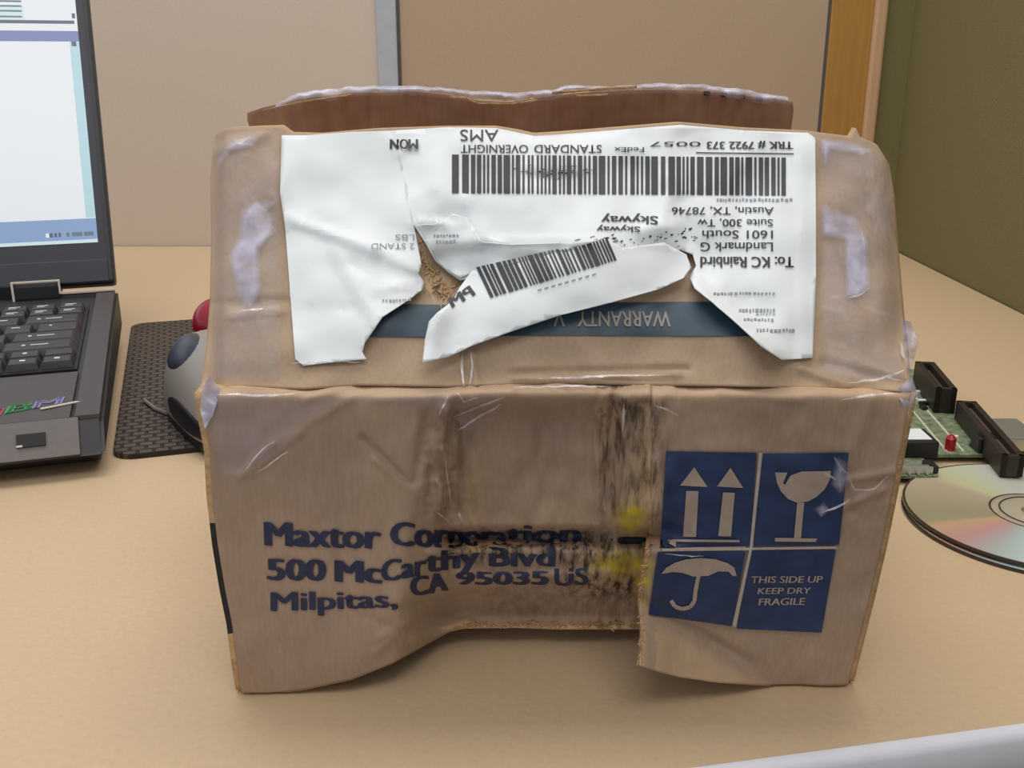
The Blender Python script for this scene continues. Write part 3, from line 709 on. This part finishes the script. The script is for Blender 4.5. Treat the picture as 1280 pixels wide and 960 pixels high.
# torn card fibres in the gap
bm = bmesh.new()
def shred(bm, x, y, a, l, wd):
    ca, sa = math.cos(a), math.sin(a); b = rnd.uniform(-.3, .3)
    add_poly(bm, [(x, y), (x+l*.5*ca-wd*sa, y+l*.5*sa+wd*ca), (x+l*ca+b*l*sa, y+l*sa-b*l*ca), (x+l*.5*ca+wd*sa, y+l*.5*sa-wd*ca)])
for i in range(60):
    t = rnd.random(); x = 524+38*t**1.3+rnd.gauss(0, 3.5); y = 300+78*t+rnd.gauss(0, 5)
    shred(bm, x, y, rnd.choice((1.2, 1.6, 2.0, .3, -.4))+rnd.uniform(-.5, .5), rnd.uniform(4, 12), rnd.uniform(.5, 1.5))
lay('torn_fibre', bm, y_flap, lambda x, y: .0004+.0012*abs(N(x, y, .2, 44)), M['card_edge'], flap, 6, .0003, stuff=True)
bm = bmesh.new(); tf = polyline(TEAR)
for i in range(90):
    x, y = tf(rnd.uniform(.55, 1.0)); shred(bm, x+rnd.uniform(0, 3), y+rnd.uniform(-4, 1), rnd.choice((1.57, 1.9, 2.6, 1.2))+rnd.uniform(-.4, .4), rnd.uniform(3, 9), rnd.uniform(.5, 1.3))
bm_e = bmesh.new()
for i in range(120):
    shred(bm_e, rnd.uniform(572, 796), 783+rnd.uniform(-6, 1.5), rnd.choice((0, .1, -.1, 3.1))+rnd.uniform(-.3, .3), rnd.uniform(4, 11), rnd.uniform(.5, 1.4))
lay('torn_fibre', bm_e, y_left, lambda x, y: .0004+.0008*abs(N(x, y, .2, 45)), M['card_edge'], front, 8, .0003, stuff=True)
lay('torn_fibre', bm, lambda x, y: y_right(max(802, x), min(y, 830)), .0003, M['card_edge'], front_r, 6, .0003, stuff=True)

# packing tape
def tape(pts, yf, off, m, amp=.0012, s=.035, seed=50, cell=6, parent=box):
    bm = bmesh.new(); add_poly(bm, pts)
    def fade(x, y): return sst(-.5, 9, min(seg_dist(x, y, *p, *q)[0] for p, q in zip(pts, pts[1:]+pts[:1])))
    return lay('packing_tape', bm, yf, lambda x, y: off+amp*(1+N(x, y, s, seed))*.5+amp*.6*abs(N(x*1.7, y, s*2, seed+3)), m, parent, cell, fade=fade)
tape([(264, 186), (272, 166), (350, 160), (352, 300), (352, 476), (256, 478), (262, 380)], y_flap, .0006, M['tape'])
tape([(1024, 168), (1070, 174), (1094, 184), (1110, 208), (1118, 260), (1122, 330), (1130, 420), (1134, 480), (1024, 474)], y_flap, .0006, M['tape'])
tape([(258, 492), (380, 492), (560, 490), (640, 489), (620, 520), (585, 545), (560, 520), (430, 506), (380, 530), (340, 575), (300, 600), (266, 590)], y_left, .0006, M['tape'])
tape([(298, 262), (318, 250), (350, 248), (338, 262), (346, 290), (326, 312), (328, 366), (316, 386), (296, 380), (288, 340), (284, 320), (296, 296)], y_flap, .0012, M['tape_white'])  # pale patches from here carry the tape's painted reflections
tape([(270, 200), (285, 176), (330, 166), (318, 184), (290, 190), (272, 212)], y_flap, .0014, M['tape_white'])
tape([(1024, 250), (1050, 262), (1072, 270), (1086, 300), (1090, 360), (1072, 374), (1056, 372), (1054, 300), (1026, 296)], y_flap, .0012, M['tape_white'])
tape([(1024, 172), (1062, 176), (1092, 186), (1080, 196), (1040, 188), (1026, 232)], y_flap, .0010, M['tape_white'])
tape([(1072, 376), (1118, 392), (1126, 402), (1080, 388)], y_flap, .0012, M['tape_white'])
def glints(lines, yf, parent=box):  # pale slivers painted as highlights along the tape creases
    bm = bmesh.new()
    for pts, wd in lines:
        f = polyline(pts); L_ = sum(math.hypot(c-a, d-b) for (a, b), (c, d) in zip(pts, pts[1:])); n = max(3, int(L_/5)); a_, b_ = [], []
        for i in range(n+1):
            t = i/n; x, y = f(t); x2, y2 = f(min(1, t+.02)); x1, y1 = f(max(0, t-.02)); h = math.hypot(x2-x1, y2-y1) or 1
            k = wd*1.25*(.12+math.sin(math.pi*t)**.6)*(.7+.9*abs(N(x, y, .13, 77))); nx, ny = -(y2-y1)/h*k, (x2-x1)/h*k
            jx, jy = 1.6*N(x, y, .08, 78), 1.6*N(x, y, .08, 79)
            a_.append((x+nx+jx, y+ny+jy)); b_.append((x-nx+jx, y-ny+jy))
        for i in range(n): add_poly(bm, [a_[i], a_[i+1], b_[i+1], b_[i]])
    lay('tape_crease_glint', bm, yf, lambda x, y: .0016+.0008*N(x, y, .1, 9), M['tape_glint'], parent, 6, fade=lambda x, y: .8, stuff=True)
glints([([(578, 442), (577, 462), (580, 484)], 1.3), ([(589, 440), (590, 470), (586, 482)], 1.0), ([(660, 474), (740, 471), (838, 468)], 1.0), ([(1126, 428), (1130, 448)], 1.6), ([(1060, 372), (1078, 368), (1088, 358)], 1.0), ([(300, 388), (330, 386)], 1.0),
        ([(1060, 478), (1100, 474), (1132, 462)], 1.2), ([(1100, 470), (1128, 476)], 1.0), ([(1076, 286), (1082, 310)], 1.0), ([(362, 454), (450, 452)], .6)], y_flap)
glints([([(270, 493), (330, 494), (372, 492)], 1.2), ([(305, 590), (328, 562), (345, 550)], .8), ([(316, 594), (340, 578), (362, 562)], 1.0), ([(572, 538), (600, 520), (628, 505)], 1.4), ([(566, 522), (590, 512), (632, 496)], 1.1), ([(570, 490), (580, 502), (600, 496)], 1.0), ([(560, 494), (548, 520)], .8),
        ([(574, 640), (578, 652)], 1.6), ([(555, 560), (560, 600), (564, 630)], .7), ([(545, 640), (562, 652)], .8), ([(780, 504), (778, 540)], 1.2), ([(818, 506), (850, 520)], 1.0), ([(640, 484), (760, 482)], .7)], y_left)
glints([([(1062, 598), (1068, 612), (1092, 612), (1112, 594)], 1.0), ([(1024, 642), (1046, 634), (1062, 624)], 1.0), ([(1042, 570), (1052, 586), (1062, 592)], 1.3), ([(1030, 590), (1046, 600)], 1.2), ([(880, 696), (830, 692)], .5), ([(1050, 500), (1090, 494), (1120, 492)], 1.1)], y_right)
tape([(1044, 568), (1060, 576), (1063, 600), (1052, 622), (1038, 606)], y_right, .0010, M['tape_white'])
tape([(1016, 636), (1030, 626), (1040, 638), (1026, 648)], y_right, .0010, M['tape_white'])
# crumpled tape along the top of the rear flap, wrapped over its edge
RT = polyline([(345, 130), (372, 116), (440, 108), (520, 107), (575, 112), (640, 116), (690, 112), (710, 106), (760, 108), (830, 104), (880, 106), (930, 112), (985, 122)])
vv, ff = [], []; nx = 120
for i in range(nx+1):
    x, y = RT(i/nx); hgt = 5+9*abs(N(x, 0, .03, 61))+4*N(x, 3, .12, 62)
    for j in range(7):
        t = j/6; yy = y+2.0*N(x, j, .07, 63)+(hgt+4)*t
        vv.append(at_y(x, yy, .4295-.0022*math.sin(t*3.1)+.0016*N(x, yy, .09, 64)))
W = 7
for i in range(nx):
    for j in range(6): ff.append((i*W+j, i*W+j+1, (i+1)*W+j+1, (i+1)*W+j))
o = mk('packing_tape', vv, ff, M['tape_white'], box, True)
o.data.attributes.new('fade', 'FLOAT', 'POINT').data.foreach_set('value', [.9]*len(vv))
bm = bmesh.new()
for pts, wd in (([(562, 121), (585, 124), (596, 129)], 1.6), ([(596, 129), (640, 130), (672, 125)], 1.2), ([(690, 116), (740, 112), (796, 108)], 1.6), ([(720, 120), (760, 118)], 1.4), ([(330, 138), (372, 128), (440, 118)], 1.0)):
    for (x0, y0), (x1, y1) in zip(pts, pts[1:]): add_poly(bm, [(x0, y0-wd), (x1, y1-wd), (x1, y1+wd), (x0, y0+wd)])
lay('torn_fibre', bm, lambda x, y: .4262, 0, M['card_edge'], rear, 8, .0008, stuff=True)
# loose tape tabs at the corners of the box
for pts, Y in (([(1128, 400), (1138, 402), (1148, 428), (1142, 452), (1134, 470), (1130, 440)], .289), ([(252, 486), (262, 470), (276, 486), (266, 520), (256, 536), (250, 512)], .2845), ([(1120, 488), (1140, 470), (1146, 490), (1134, 520)], .2865)):
    bm = bmesh.new(); add_poly(bm, pts)
    lay('packing_tape', bm, lambda x, y: Y+.004*N(x, y, .06, 70), 0, M['tape_white'], box, 5, fade=lambda x, y: 1)

# ------------------------------------------------------------------ laptop at the left
LA = math.radians(18.5)
LO = at_z(132, 567, .012)
lap = thing('laptop', 'open black laptop with a lit white screen at the left end of the desk', 'laptop', (LO.x, LO.y, 0), LA)
LW, LD = .304, .266
def zt(y): return .029+.015*y/LD            # top of the base rises to the hinge
def loft(bm, prof, x0, x1):
    a = [bm.verts.new((x0, y, z)) for y, z in prof]; b = [bm.verts.new((x1, y, z)) for y, z in prof]; n = len(prof)
    bm.faces.new(a); bm.faces.new(b[::-1])
    for i in range(n): bm.faces.new((a[(i+1) % n], a[i], b[i], b[(i+1) % n]))
bm = bmesh.new(); loft(bm, [(.001, .013), (.012, zt(.012)-.002), (LD, zt(LD)-.002), (LD+.012, .040), (LD+.014, .012), (.0, .012)], -LW, 0)
bmesh.ops.bevel(bm, geom=[e for e in bm.edges if abs(e.verts[0].co.x-e.verts[1].co.x) < 1e-6], offset=.002, segments=2, affect='EDGES')
mk_bm('base', bm, M['black'], lap)
bm = bmesh.new(); loft(bm, [(.0008, .0122), (.018, .0025), (LD-.01, .0025), (LD+.01, .012)], -LW+.003, -.004)
mk_bm('underside', bm, M['under'], lap)
bm = bmesh.new(); loft(bm, [(-.0006, .0135), (.0005, .0125), (.0125, zt(.0125)-.0005), (.0115, zt(.0115))], -LW+.012, -.012)
mk_bm('front_bevel', bm, M['bevel'], lap)
bm = bmesh.new(); loft(bm, [(.012, zt(.012)-.0018), (.084, zt(.084)-.0018), (.084, zt(.084)), (.012, zt(.012))], -LW+.010, -.016)
mk_bm('palm_rest', bm, M['palm'], lap)
bm = bmesh.new(); loft(bm, [(.012, zt(.012)-.0018), (LD-.004, zt(LD)-.003), (LD-.004, zt(LD)+.0004), (.012, zt(.012)+.0004)], -.0135, -.0015)
mk_bm('side_rail', bm, M['palm'], lap)
# latch in the front bevel
bm = bmesh.new(); a = math.atan2(zt(.012)-.013, .012)
mxl = Matrix.Translation((-.0345, .0052, .0216)) @ Matrix.Rotation(a, 4, 'X')
add_box(bm, -.0068, .0068, -.0034, .0034, -.0006, .0009, mx=mxl); mk_bm('latch', bm, M['under'], lap)
bm = bmesh.new(); add_box(bm, -.0068, -.004, -.0034, -.0024, .0009, .0012, mx=mxl); mk_bm('latch_glint', bm, M['white_letter'], lap)
# coloured badge on the palm rest
def badge(body, m, x, y, w_, h, ang):
    bm = bmesh.new(); ca, sa = math.cos(ang), math.sin(ang)
    add_text(bm, body, lambda s, t: (x+(s*w_+t*h*.35)*ca-t*h*sa, y+(s*w_+t*h*.35)*sa+t*h*ca), .03)
    for v in bm.verts: v.co.z = zt(v.co.y)+.0004
    mk_bm('badge_letter', bm, m, lap)
ba = math.radians(14)
badge('I', M['red_letter'], -.0600, .0215, .010, .009, ba); badge('B', M['green_letter'], -.0475, .0255, .012, .010, ba)
badge('M', M['blue_letter'], -.0345, .0290, .013, .010, ba)
bm = bmesh.new(); add_box(bm, 0, .020, 0, .0022, 0, .0004, mx=Matrix.Translation((-.0305, .0255, zt(.03)+.0002)) @ Matrix.Rotation(ba+.12, 4, 'Z')); mk_bm('badge_stroke', bm, M['white_letter'], lap)
# keyboard
KZ = .0012
bm = bmesh.new(); loft(bm, [(.090, zt(.09)-.002), (.222, zt(.222)-.002), (.222, zt(.222)-.0004), (.090, zt(.09)-.0004)], -LW+.012, -.017)
mk_bm('keyboard_bed', bm, M['under'], lap)
key_mesh = {}
def key(x, y, w_, d, mark=None):
    k = (round(w_, 4), round(d, 4))
    if k not in key_mesh:
        bm = bmesh.new(); r = bmesh.ops.create_cube(bm, size=1)
        for v in r['verts']:
            tp = v.co.z > 0; v.co = Vector((v.co.x*w_*(.84 if tp else 1), v.co.y*d*(.78 if tp else 1)+(.0006 if tp else 0), .0045 if tp else 0))
        bmesh.ops.bevel(bm, geom=[e for e in bm.edges if e.verts[0].co.z > .004 and e.verts[1].co.z > .004], offset=.0006, segments=1, affect='EDGES')
        me = bpy.data.meshes.new('key'); bm.to_mesh(me); bm.free(); me.materials.append(M['key']); key_mesh[k] = me
    o = bpy.data.objects.new('key', key_mesh[k]); C.objects.link(o); o.parent = lap; WM[o.name] = WM[lap.name]
    o.location = (x, y, zt(y)-.0002); o.rotation_euler = (math.atan2(.015, LD), 0, 0)
    if mark:
        bm = bmesh.new()
        for x0, x1, y0, y1 in mark: add_box(bm, x0, x1, y0, y1, .0045, .0048)
        me = bpy.data.meshes.new('legend'); bm.to_mesh(me); bm.free(); me.materials.append(M['key_mark'])
        l = bpy.data.objects.new('legend', me); C.objects.link(l); l.parent = o
PT = .0187
def row(y, d, widths, marks):
    x = -.0185
    for wd, mk_ in zip(widths, marks):
        w_ = wd*PT; key(x-w_/2, y, w_-.0008, d, mk_); x -= w_
        if x < -LW+.02: break
dot = [(-.005, -.0035, .001, .0026)]
lng = [(-.009, -.007, -.001, .0008), (-.004, .006, -.0006, .0004)]
shortm = [(-.004, .001, .001, .0022)]
tiny = [(-.004, .003, .0005, .0014), (-.004, .001, -.0022, -.0014)]
row(.2145, .010, [.95]*14, [tiny]*14)
row(.2015, .013, [.95]*14, [tiny]*14)
row(.1835, .0175, [2]+[1]*12, [lng]+[shortm]*12)
row(.1650, .0175, [1.5]+[1]*13, [dot]+[shortm]*13)
row(.1465, .0175, [2.2]+[1]*12, [lng]+[shortm]*12)
row(.1280, .0175, [2.4]+[1]*12, [lng]+[shortm]*12)
row(.1120, .0110, [1, 1, 1, 1.2, 1.2, 5, 1.2, 1.2, 1.2], [None, [(-.0012, .0012, -.001, .001)], None]+[shortm]*6)
row(.0985, .0110, [1, 1, 1], [[(-.0015, .0015, -.001, .001)], [(-.0015, .0015, -.001, .001)], [(-.0015, .0015, -.001, .001)]])
# lid
TILT = math.radians(24)
HY, HZ = LD+.000, zt(LD)+.002
lm = Matrix.Translation((0, HY, HZ)) @ Matrix.Rotation(-TILT, 4, 'X')      # local x left-right, z up the lid, -y the viewing side
bm = bmesh.new(); add_box(bm, -LW, 0, -.003, .012, .002, .240, .003, mx=lm); mk_bm('lid', bm, M['bezel'], lap)
bm = bmesh.new()
for z0, z1, x0, x1 in ((.0, .012, -LW+.004, -.004),): add_box(bm, x0, x1, -.0045, -.0026, z0+.003, z1+.008, .0008, mx=lm)
mk_bm('bezel_lip', bm, M['bezel'], lap)
bm = bmesh.new(); add_box(bm, -.0042, -.0018, -.0042, -.0029, .004, .238, mx=lm); mk_bm('bezel_ridge', bm, M['black'], lap)
# screen content measured on the lid plane
LWM = WM[lap.name] @ lm
pn = (LWM.to_3x3() @ Vector((0, -1, 0))).normalized(); pp = LWM @ Vector((0, -.0034, 0)); LI = LWM.inverted()
def on_lid(x, y):
    p = LI @ at_plane(x, y, pp, pn); return p.x, p.z
def scr_x(y): return 101+(y/300.0)*14            # right border of the lit area in the photograph
rx = [on_lid(scr_x(y), y)[0] for y in (10, 150, 290)]
SR = sum(rx)/3; SB = on_lid(113, 303)[1]; SLf = -LW+.014
def srow(y): return on_lid(scr_x(y), y)[1]
def scol(x, y): return on_lid(x, y)[0]-(on_lid(scr_x(y), y)[0]-SR)
def panel(name, x0, x1, z0, z1, m, d):
    bm = bmesh.new(); add_box(bm, x0, x1, -.0034-d, -.0029, z0, z1, mx=lm); return mk_bm(name, bm, m, lap)
ZT = .228
panel('screen', SLf, SR, SB, ZT, M['scr_white'], 0)
panel('taskbar', SLf, SR, SB, srow(273), M['scr_task'], .0002)
panel('taskbar', SLf, SR, SB, srow(299), M['scr_pale'], .0003)
bx = scol(96, 150)
panel('scroll_bar', bx, SR, srow(272), srow(52), M['scr_cyan'], .0002)
panel('title_bar', SLf, SR, srow(52), srow(39), M['scr_blue'], .0002)
panel('window_line', SLf, SR-.002, srow(30), srow(26), M['scr_dark'], .0002)
panel('title_bar', SLf, SR, ZT-.006, ZT, M['scr_blue'], .0002)
panel('text_block', SLf, scol(36, 5), srow(26), ZT-.012, M['scr_pale'], .0002)
for y in (3, 9, 15, 22): panel('text_line', SLf, scol(34, y), srow(y+1), srow(y-1), M['scr_line'], .0004)
for y, x0, x1 in ((55, 94, 100), (20, 96, 100)): panel('button', scol(x0, y), scol(x1, y), srow(y+3), srow(y-3), M['scr_dark'], .0004)
for x0, x1, m in ((50, 54, 'scr_white'), (55, 59, 'scr_dark'), (61, 64, 'scr_dark'), (66, 69, 'scr_dark'), (76, 80, 'scr_line'), (83, 96, 'scr_line'), (98, 110, 'scr_line')): panel('tray_icon', scol(x0, 292), scol(x1, 292), srow(294.5), srow(289.5), M[m], .0005)
# hinge block; cream strips modelled as the reflections along its edges
bm = bmesh.new(); add_box(bm, -.068, -.038, HY-.012, HY+.012, HZ-.006, HZ+.008, .003); mk_bm('hinge_cover', bm, M['black'], lap)
boxobj('hinge_bar', -LW+.02, -.070, HY-.006, HY+.008, HZ-.006, HZ+.005, M['under'], lap)
hp = lambda x0, x1, z0, z1, y0, n: boxobj(n, x0, x1, y0-.0008, y0+.0006, z0, z1, M['hinge_reflection'], lap)
hp(-.069, -.0375, HZ+.0078, HZ+.0090, HY-.009, 'hinge_reflection'); hp(-.0695, -.068, HZ-.010, HZ+.009, HY-.011, 'hinge_reflection'); hp(-.0385, -.0372, HZ-.001, HZ+.009, HY-.0105, 'hinge_reflection')
hp(-.0385, -.001, HZ-.0012, HZ+.0002, HY-.010, 'hinge_reflection')

# ------------------------------------------------------------------ mouse pad and mouse
P1, P2 = at_z(165, 409, 0), at_z(141, 577, 0)
PA = math.atan2(-(P1.x-P2.x), P1.y-P2.y)
pad = thing('mouse_pad', 'dark textured mouse pad beside the laptop, partly behind the box', 'mouse pad', (P2.x, P2.y, 0), PA)
pl = (P1-P2).length
bm = bmesh.new(); pts = []
pw = .22; r_ = .012
for cx, cy, a0 in ((r_, r_, math.pi), (pw-r_, r_, 1.5*math.pi), (pw-r_, pl-r_, 0), (r_, pl-r_, .5*math.pi)):
    for k_ in range(7): a = a0+k_*math.pi/12; pts.append((cx+r_*math.cos(a), cy+r_*math.sin(a)))
poly_prism(bm, pts, 0, .003)
# the photograph shows its near edge level, so the pad is a slightly skewed sheet
for v in bm.verts: v.co.y += 0
mk_bm('pad_sheet', bm, M['pad'], pad)
pd_top = .003

MA = math.radians(33)
mc = at_z(205, 500, .006)+Vector((.0515, -.034, 0))
mouse = thing('trackball_mouse', 'grey trackball mouse with dark oval side button and red ball, half behind the box', 'mouse', (mc.x, mc.y, pd_top), MA)
ML, MWD, MH = .125, .070, .046
def body_pt(s, a, k=1.0):
    # s -1 near end .. 1 far end, a 0..pi left..right over the top
    e = max(0, 1-abs(s)**2.6)**.5
    wv = MWD/2*e*(1-.10*math.cos(s*2)); hv = MH*max(0, 1-abs(s)**3.2)**.5*(1+.10*s-.12*s*s)
    return Vector((-wv*math.copysign(abs(math.cos(a))**.8, math.cos(a))*k, s*ML/2, hv*abs(math.sin(a))**.8*k))
ns, na = 32, 28; vv, ff = [], []
for i in range(ns+1):
    for j in range(na+1):
        p = body_pt(-1+2*i/ns, math.pi*j/na); vv.append((p.x, p.y, p.z+.006))
for i in range(ns):
    for j in range(na): q = i*(na+1)+j; ff.append((q, q+na+1, q+na+2, q+1))
mk('shell', vv, ff, M['mouse'], mouse, True, local=True)
bm = bmesh.new(); pts = []
for k_ in range(40):
    a = (k_+.5)*2*math.pi/40; p = body_pt(math.sin(a), 0); pts.append((math.copysign(abs(p.x), math.cos(a))*.97, p.y*.985))
poly_prism(bm, pts, 0, .0075); mk_bm('base_rim', bm, M['mouse_black'], mouse)
def patch(name, s_c, a_c, ds, da, m, lift=.0012, n=28):
    vv, ff = [], []
    for i in range(11):
        rr = i/10
        for j in range(n):
            t = j*2*math.pi/n; s = s_c+ds*rr*math.cos(t); a = max(.02, a_c+da*rr*math.sin(t))
            p = body_pt(s, a); du = body_pt(s+.01, a)-body_pt(s-.01, a); dv = body_pt(s, a+.01)-body_pt(s, a-.01); q = du.cross(dv).normalized()
            if q.z < 0: q = -q
            p = p+q*(lift*(1-rr**4)-.0004*rr**8); vv.append((p.x, p.y, p.z+.006))
    for i in range(10):
        for j in range(n): ff.append((i*n+j, i*n+(j+1) % n, (i+1)*n+(j+1) % n, (i+1)*n+j))
    return mk(name, vv, ff, m, mouse, True, local=True)
patch('side_button', .36, .93, .38, .42, M['mouse_dark'], .0016)
patch('low_dark_patch', -.22, .10, .58, .16, M['mouse_black'], .0012)  # dark crescent low on the flank, meeting the base rim
rb = WM[mouse.name].inverted() @ at_y(274, 404, mc.y+.075)
bm = bmesh.new(); bmesh.ops.create_uvsphere(bm, u_segments=32, v_segments=20, radius=.0168); bmesh.ops.translate(bm, verts=bm.verts[:], vec=rb)
mk_bm('ball', bm, M['mouse_red'], mouse, True)
bm = bmesh.new(); add_cyl(bm, (rb.x, rb.y, .0005), .021, max(.008, rb.z-.006), 28, r2=.0172); mk_bm('ball_socket', bm, M['mouse'], mouse, True)
bm = bmesh.new(); add_tube(bm, [at_z(180, 500, .0045)+Vector((0.0, 0, 0)), at_z(194, 511, .0045), at_z(212, 518, .0045), at_z(232, 524, .0045), at_z(256, 531, .0045), at_z(285, 540, .0045)], .0012, 6)
bmesh.ops.triangulate(bm, faces=bm.faces[:])
o = mk_bm('mouse_cable', bm, M['cable'], None); o['label'] = 'short grey bright cord lying on the mouse pad under the mouse'; o['category'] = 'cord'

# ------------------------------------------------------------------ circuit board at the right
pc = thing('circuit_board', 'green circuit board with black connectors right of the box', 'circuit board', (.23, .56, 0))
bm = bmesh.new()
poly_prism(bm, [(.160, .4745), (.2165, .4745), (.2185, .5035), (.2655, .5035), (.2755, .580), (.2785, .662), (.160, .662)], .003, .0046)
mk_bm('board', bm, M['pcb'], pc, local=False)
def wbox(name, x0, x1, y0, y1, z0, z1, m, bev=0, rz=0):
    bm = bmesh.new(); mx = Matrix.Translation(((x0+x1)/2, (y0+y1)/2, 0)) @ Matrix.Rotation(rz, 4, 'Z') @ Matrix.Translation((-(x0+x1)/2, -(y0+y1)/2, 0))
    add_box(bm, x0, x1, y0, y1, z0, z1, bev, mx); return mk_bm(name, bm, m, pc, local=False)
for x, y in ((.165, .48), (.165, .655), (.27, .655), (.258, .508)):
    bm = bmesh.new(); add_cyl(bm, (x, y, 0), .0025, .003, 10); mk_bm('standoff', bm, M['steel'], pc, local=False)
def slot(xa, ya, xb, yb, w_, h):
    a = Vector((xa, ya, 0)); b = Vector((xb, yb, 0)); L_ = (b-a).length; ang = math.atan2(b.y-a.y, b.x-a.x); mx = Matrix.Translation(((xa+xb)/2, (ya+yb)/2, .0046)) @ Matrix.Rotation(ang, 4, 'Z')
    bm = bmesh.new(); add_box(bm, -L_/2, L_/2, -w_/2, -w_/2+w_*.3, 0, h, .0004, mx); add_box(bm, -L_/2, L_/2, w_/2-w_*.3, w_/2, 0, h, .0004, mx)
    add_box(bm, -L_/2, -L_/2+.003, -w_/2, w_/2, 0, h, .0004, mx); add_box(bm, L_/2-.003, L_/2, -w_/2, w_/2, 0, h, .0004, mx)
    o = mk_bm('connector', bm, M['slot'], pc, local=False)
    bm = bmesh.new(); add_box(bm, -L_/2+.003, L_/2-.003, -w_*.2, w_*.2, 0, h*.7, mx=mx); mk_bm('contact_strip', bm, M['slot_in'], o, local=False)
zs = .016
a, b = at_z(1156, 452, zs+.004), at_z(1184, 486, zs+.004); slot(a.x, a.y, b.x, b.y, .012, .0155)
a, b = at_z(1208, 501, zs), at_z(1268, 570, zs); slot(a.x, a.y, b.x, b.y, .011, .0115)
c_ = at_z(1146, 553, .012)
wbox('chip', c_.x-.011, c_.x+.0105, c_.y-.004, c_.y+.018, .0046, .0135, M['chip'], .0008)
wbox('chip_sticker', c_.x-.0105, c_.x+.008, c_.y+.000, c_.y+.0165, .0135, .0138, M['sticker'])
l_ = at_z(1187, 562, .0046); bm = bmesh.new(); add_cyl(bm, (l_.x, l_.y, .0046), .0028, .0065, 12); add_cyl(bm, (l_.x, l_.y, .0111), .0028, .002, 12, r2=.0012)
mk_bm('indicator', bm, M['led'], pc, local=False)
wbox('pin_header', .172, .2145, .4765, .4805, .0046, .0085, M['steel'], .0005)
for i in range(9): wbox('pin', .174+i*.0045, .1752+i*.0045, .474, .4765, .0055, .0065, M['steel'])
wbox('header_end', .2125, .2175, .477, .487, .0046, .0085, M['chip'], .0005)
wbox('socket', .2500, .2640, .5050, .5160, .0046, .013, M['chip'], .001)
wbox('metal_port', .2640, .2860, .5080, .5400, .0046, .0125, M['steel'], .001)
wbox('port_collar', .2860, .2960, .5110, .5370, .0056, .0115, M['beige_part'], .001)
r3 = random.Random(11)
for i in range(46):
    x = r3.uniform(.170, .262); y = r3.uniform(.484, .66)
    if y < .512 and x > .214: continue
    if abs(x-c_.x) < .014 and -.007 < y-c_.y < .022: continue
    w_, d_ = r3.choice(((.002, .004), (.004, .002), (.003, .006), (.005, .003)))
    wbox('component', x, x+w_, y, y+d_, .0046, .0046+r3.uniform(.001, .003), r3.choice((M['chip'], M['steel'], M['beige_part'], M['chip'], M['sticker'])))
for x, y, w_, d_ in ((.224, .565, .014, .018), (.20, .60, .02, .02), (.205, .545, .010, .012), (.238, .60, .010, .03)): wbox('chip', x, x+w_, y, y+d_, .0046, .0072, M['chip'], .0004)
for x0 in (.2475, .2385): # pale traces beside the long connector
    wbox('trace', x0, x0+.0012, .508, .60, .0046, .0049, M['beige_part'], rz=-.1)

# ------------------------------------------------------------------ two discs stacked at the right
def disc(label, c, z, grp=None):
    t = thing('compact_disc', label, 'disc', (c.x, c.y, z))
    def ring(name, r0, r1, z0, z1, m, seg=96):
        vv, ff = [], []
        for k_ in range(seg):
            a = k_*2*math.pi/seg; ca, sa = math.cos(a), math.sin(a)
            vv += [(r0*ca, r0*sa, z0), (r1*ca, r1*sa, z0), (r1*ca, r1*sa, z1), (r0*ca, r0*sa, z1)]
        for k_ in range(seg):
            n_ = (k_+1) % seg
            for i, j in ((0, 1), (1, 2), (2, 3), (3, 0)): ff.append((k_*4+i, k_*4+j, n_*4+j, n_*4+i))
        return mk(name, vv, ff, m, t, local=True)
    ring('data_area', .0215, .0588, .0001, .0012, M['disc']); ring('outer_rim', .0588, .06, 0, .00115, M['disc_edge'])
    ring('hub', .0075, .0205, .0001, .0012, M['clear']); ring('hub_band', .0205, .0215, .0001, .0012, M['disc_edge']); ring('stacking_ring', .0165, .0172, .0012, .0015, M['disc_edge'])
cc = at_z(1298, 642, .0028)
disc('lower silver disc showing only its rim beneath the upper disc', cc+Vector((-.0012, -.0024, 0)), .0001)
disc('shiny rainbow silver disc on top, beside the circuit board', cc, .0024)
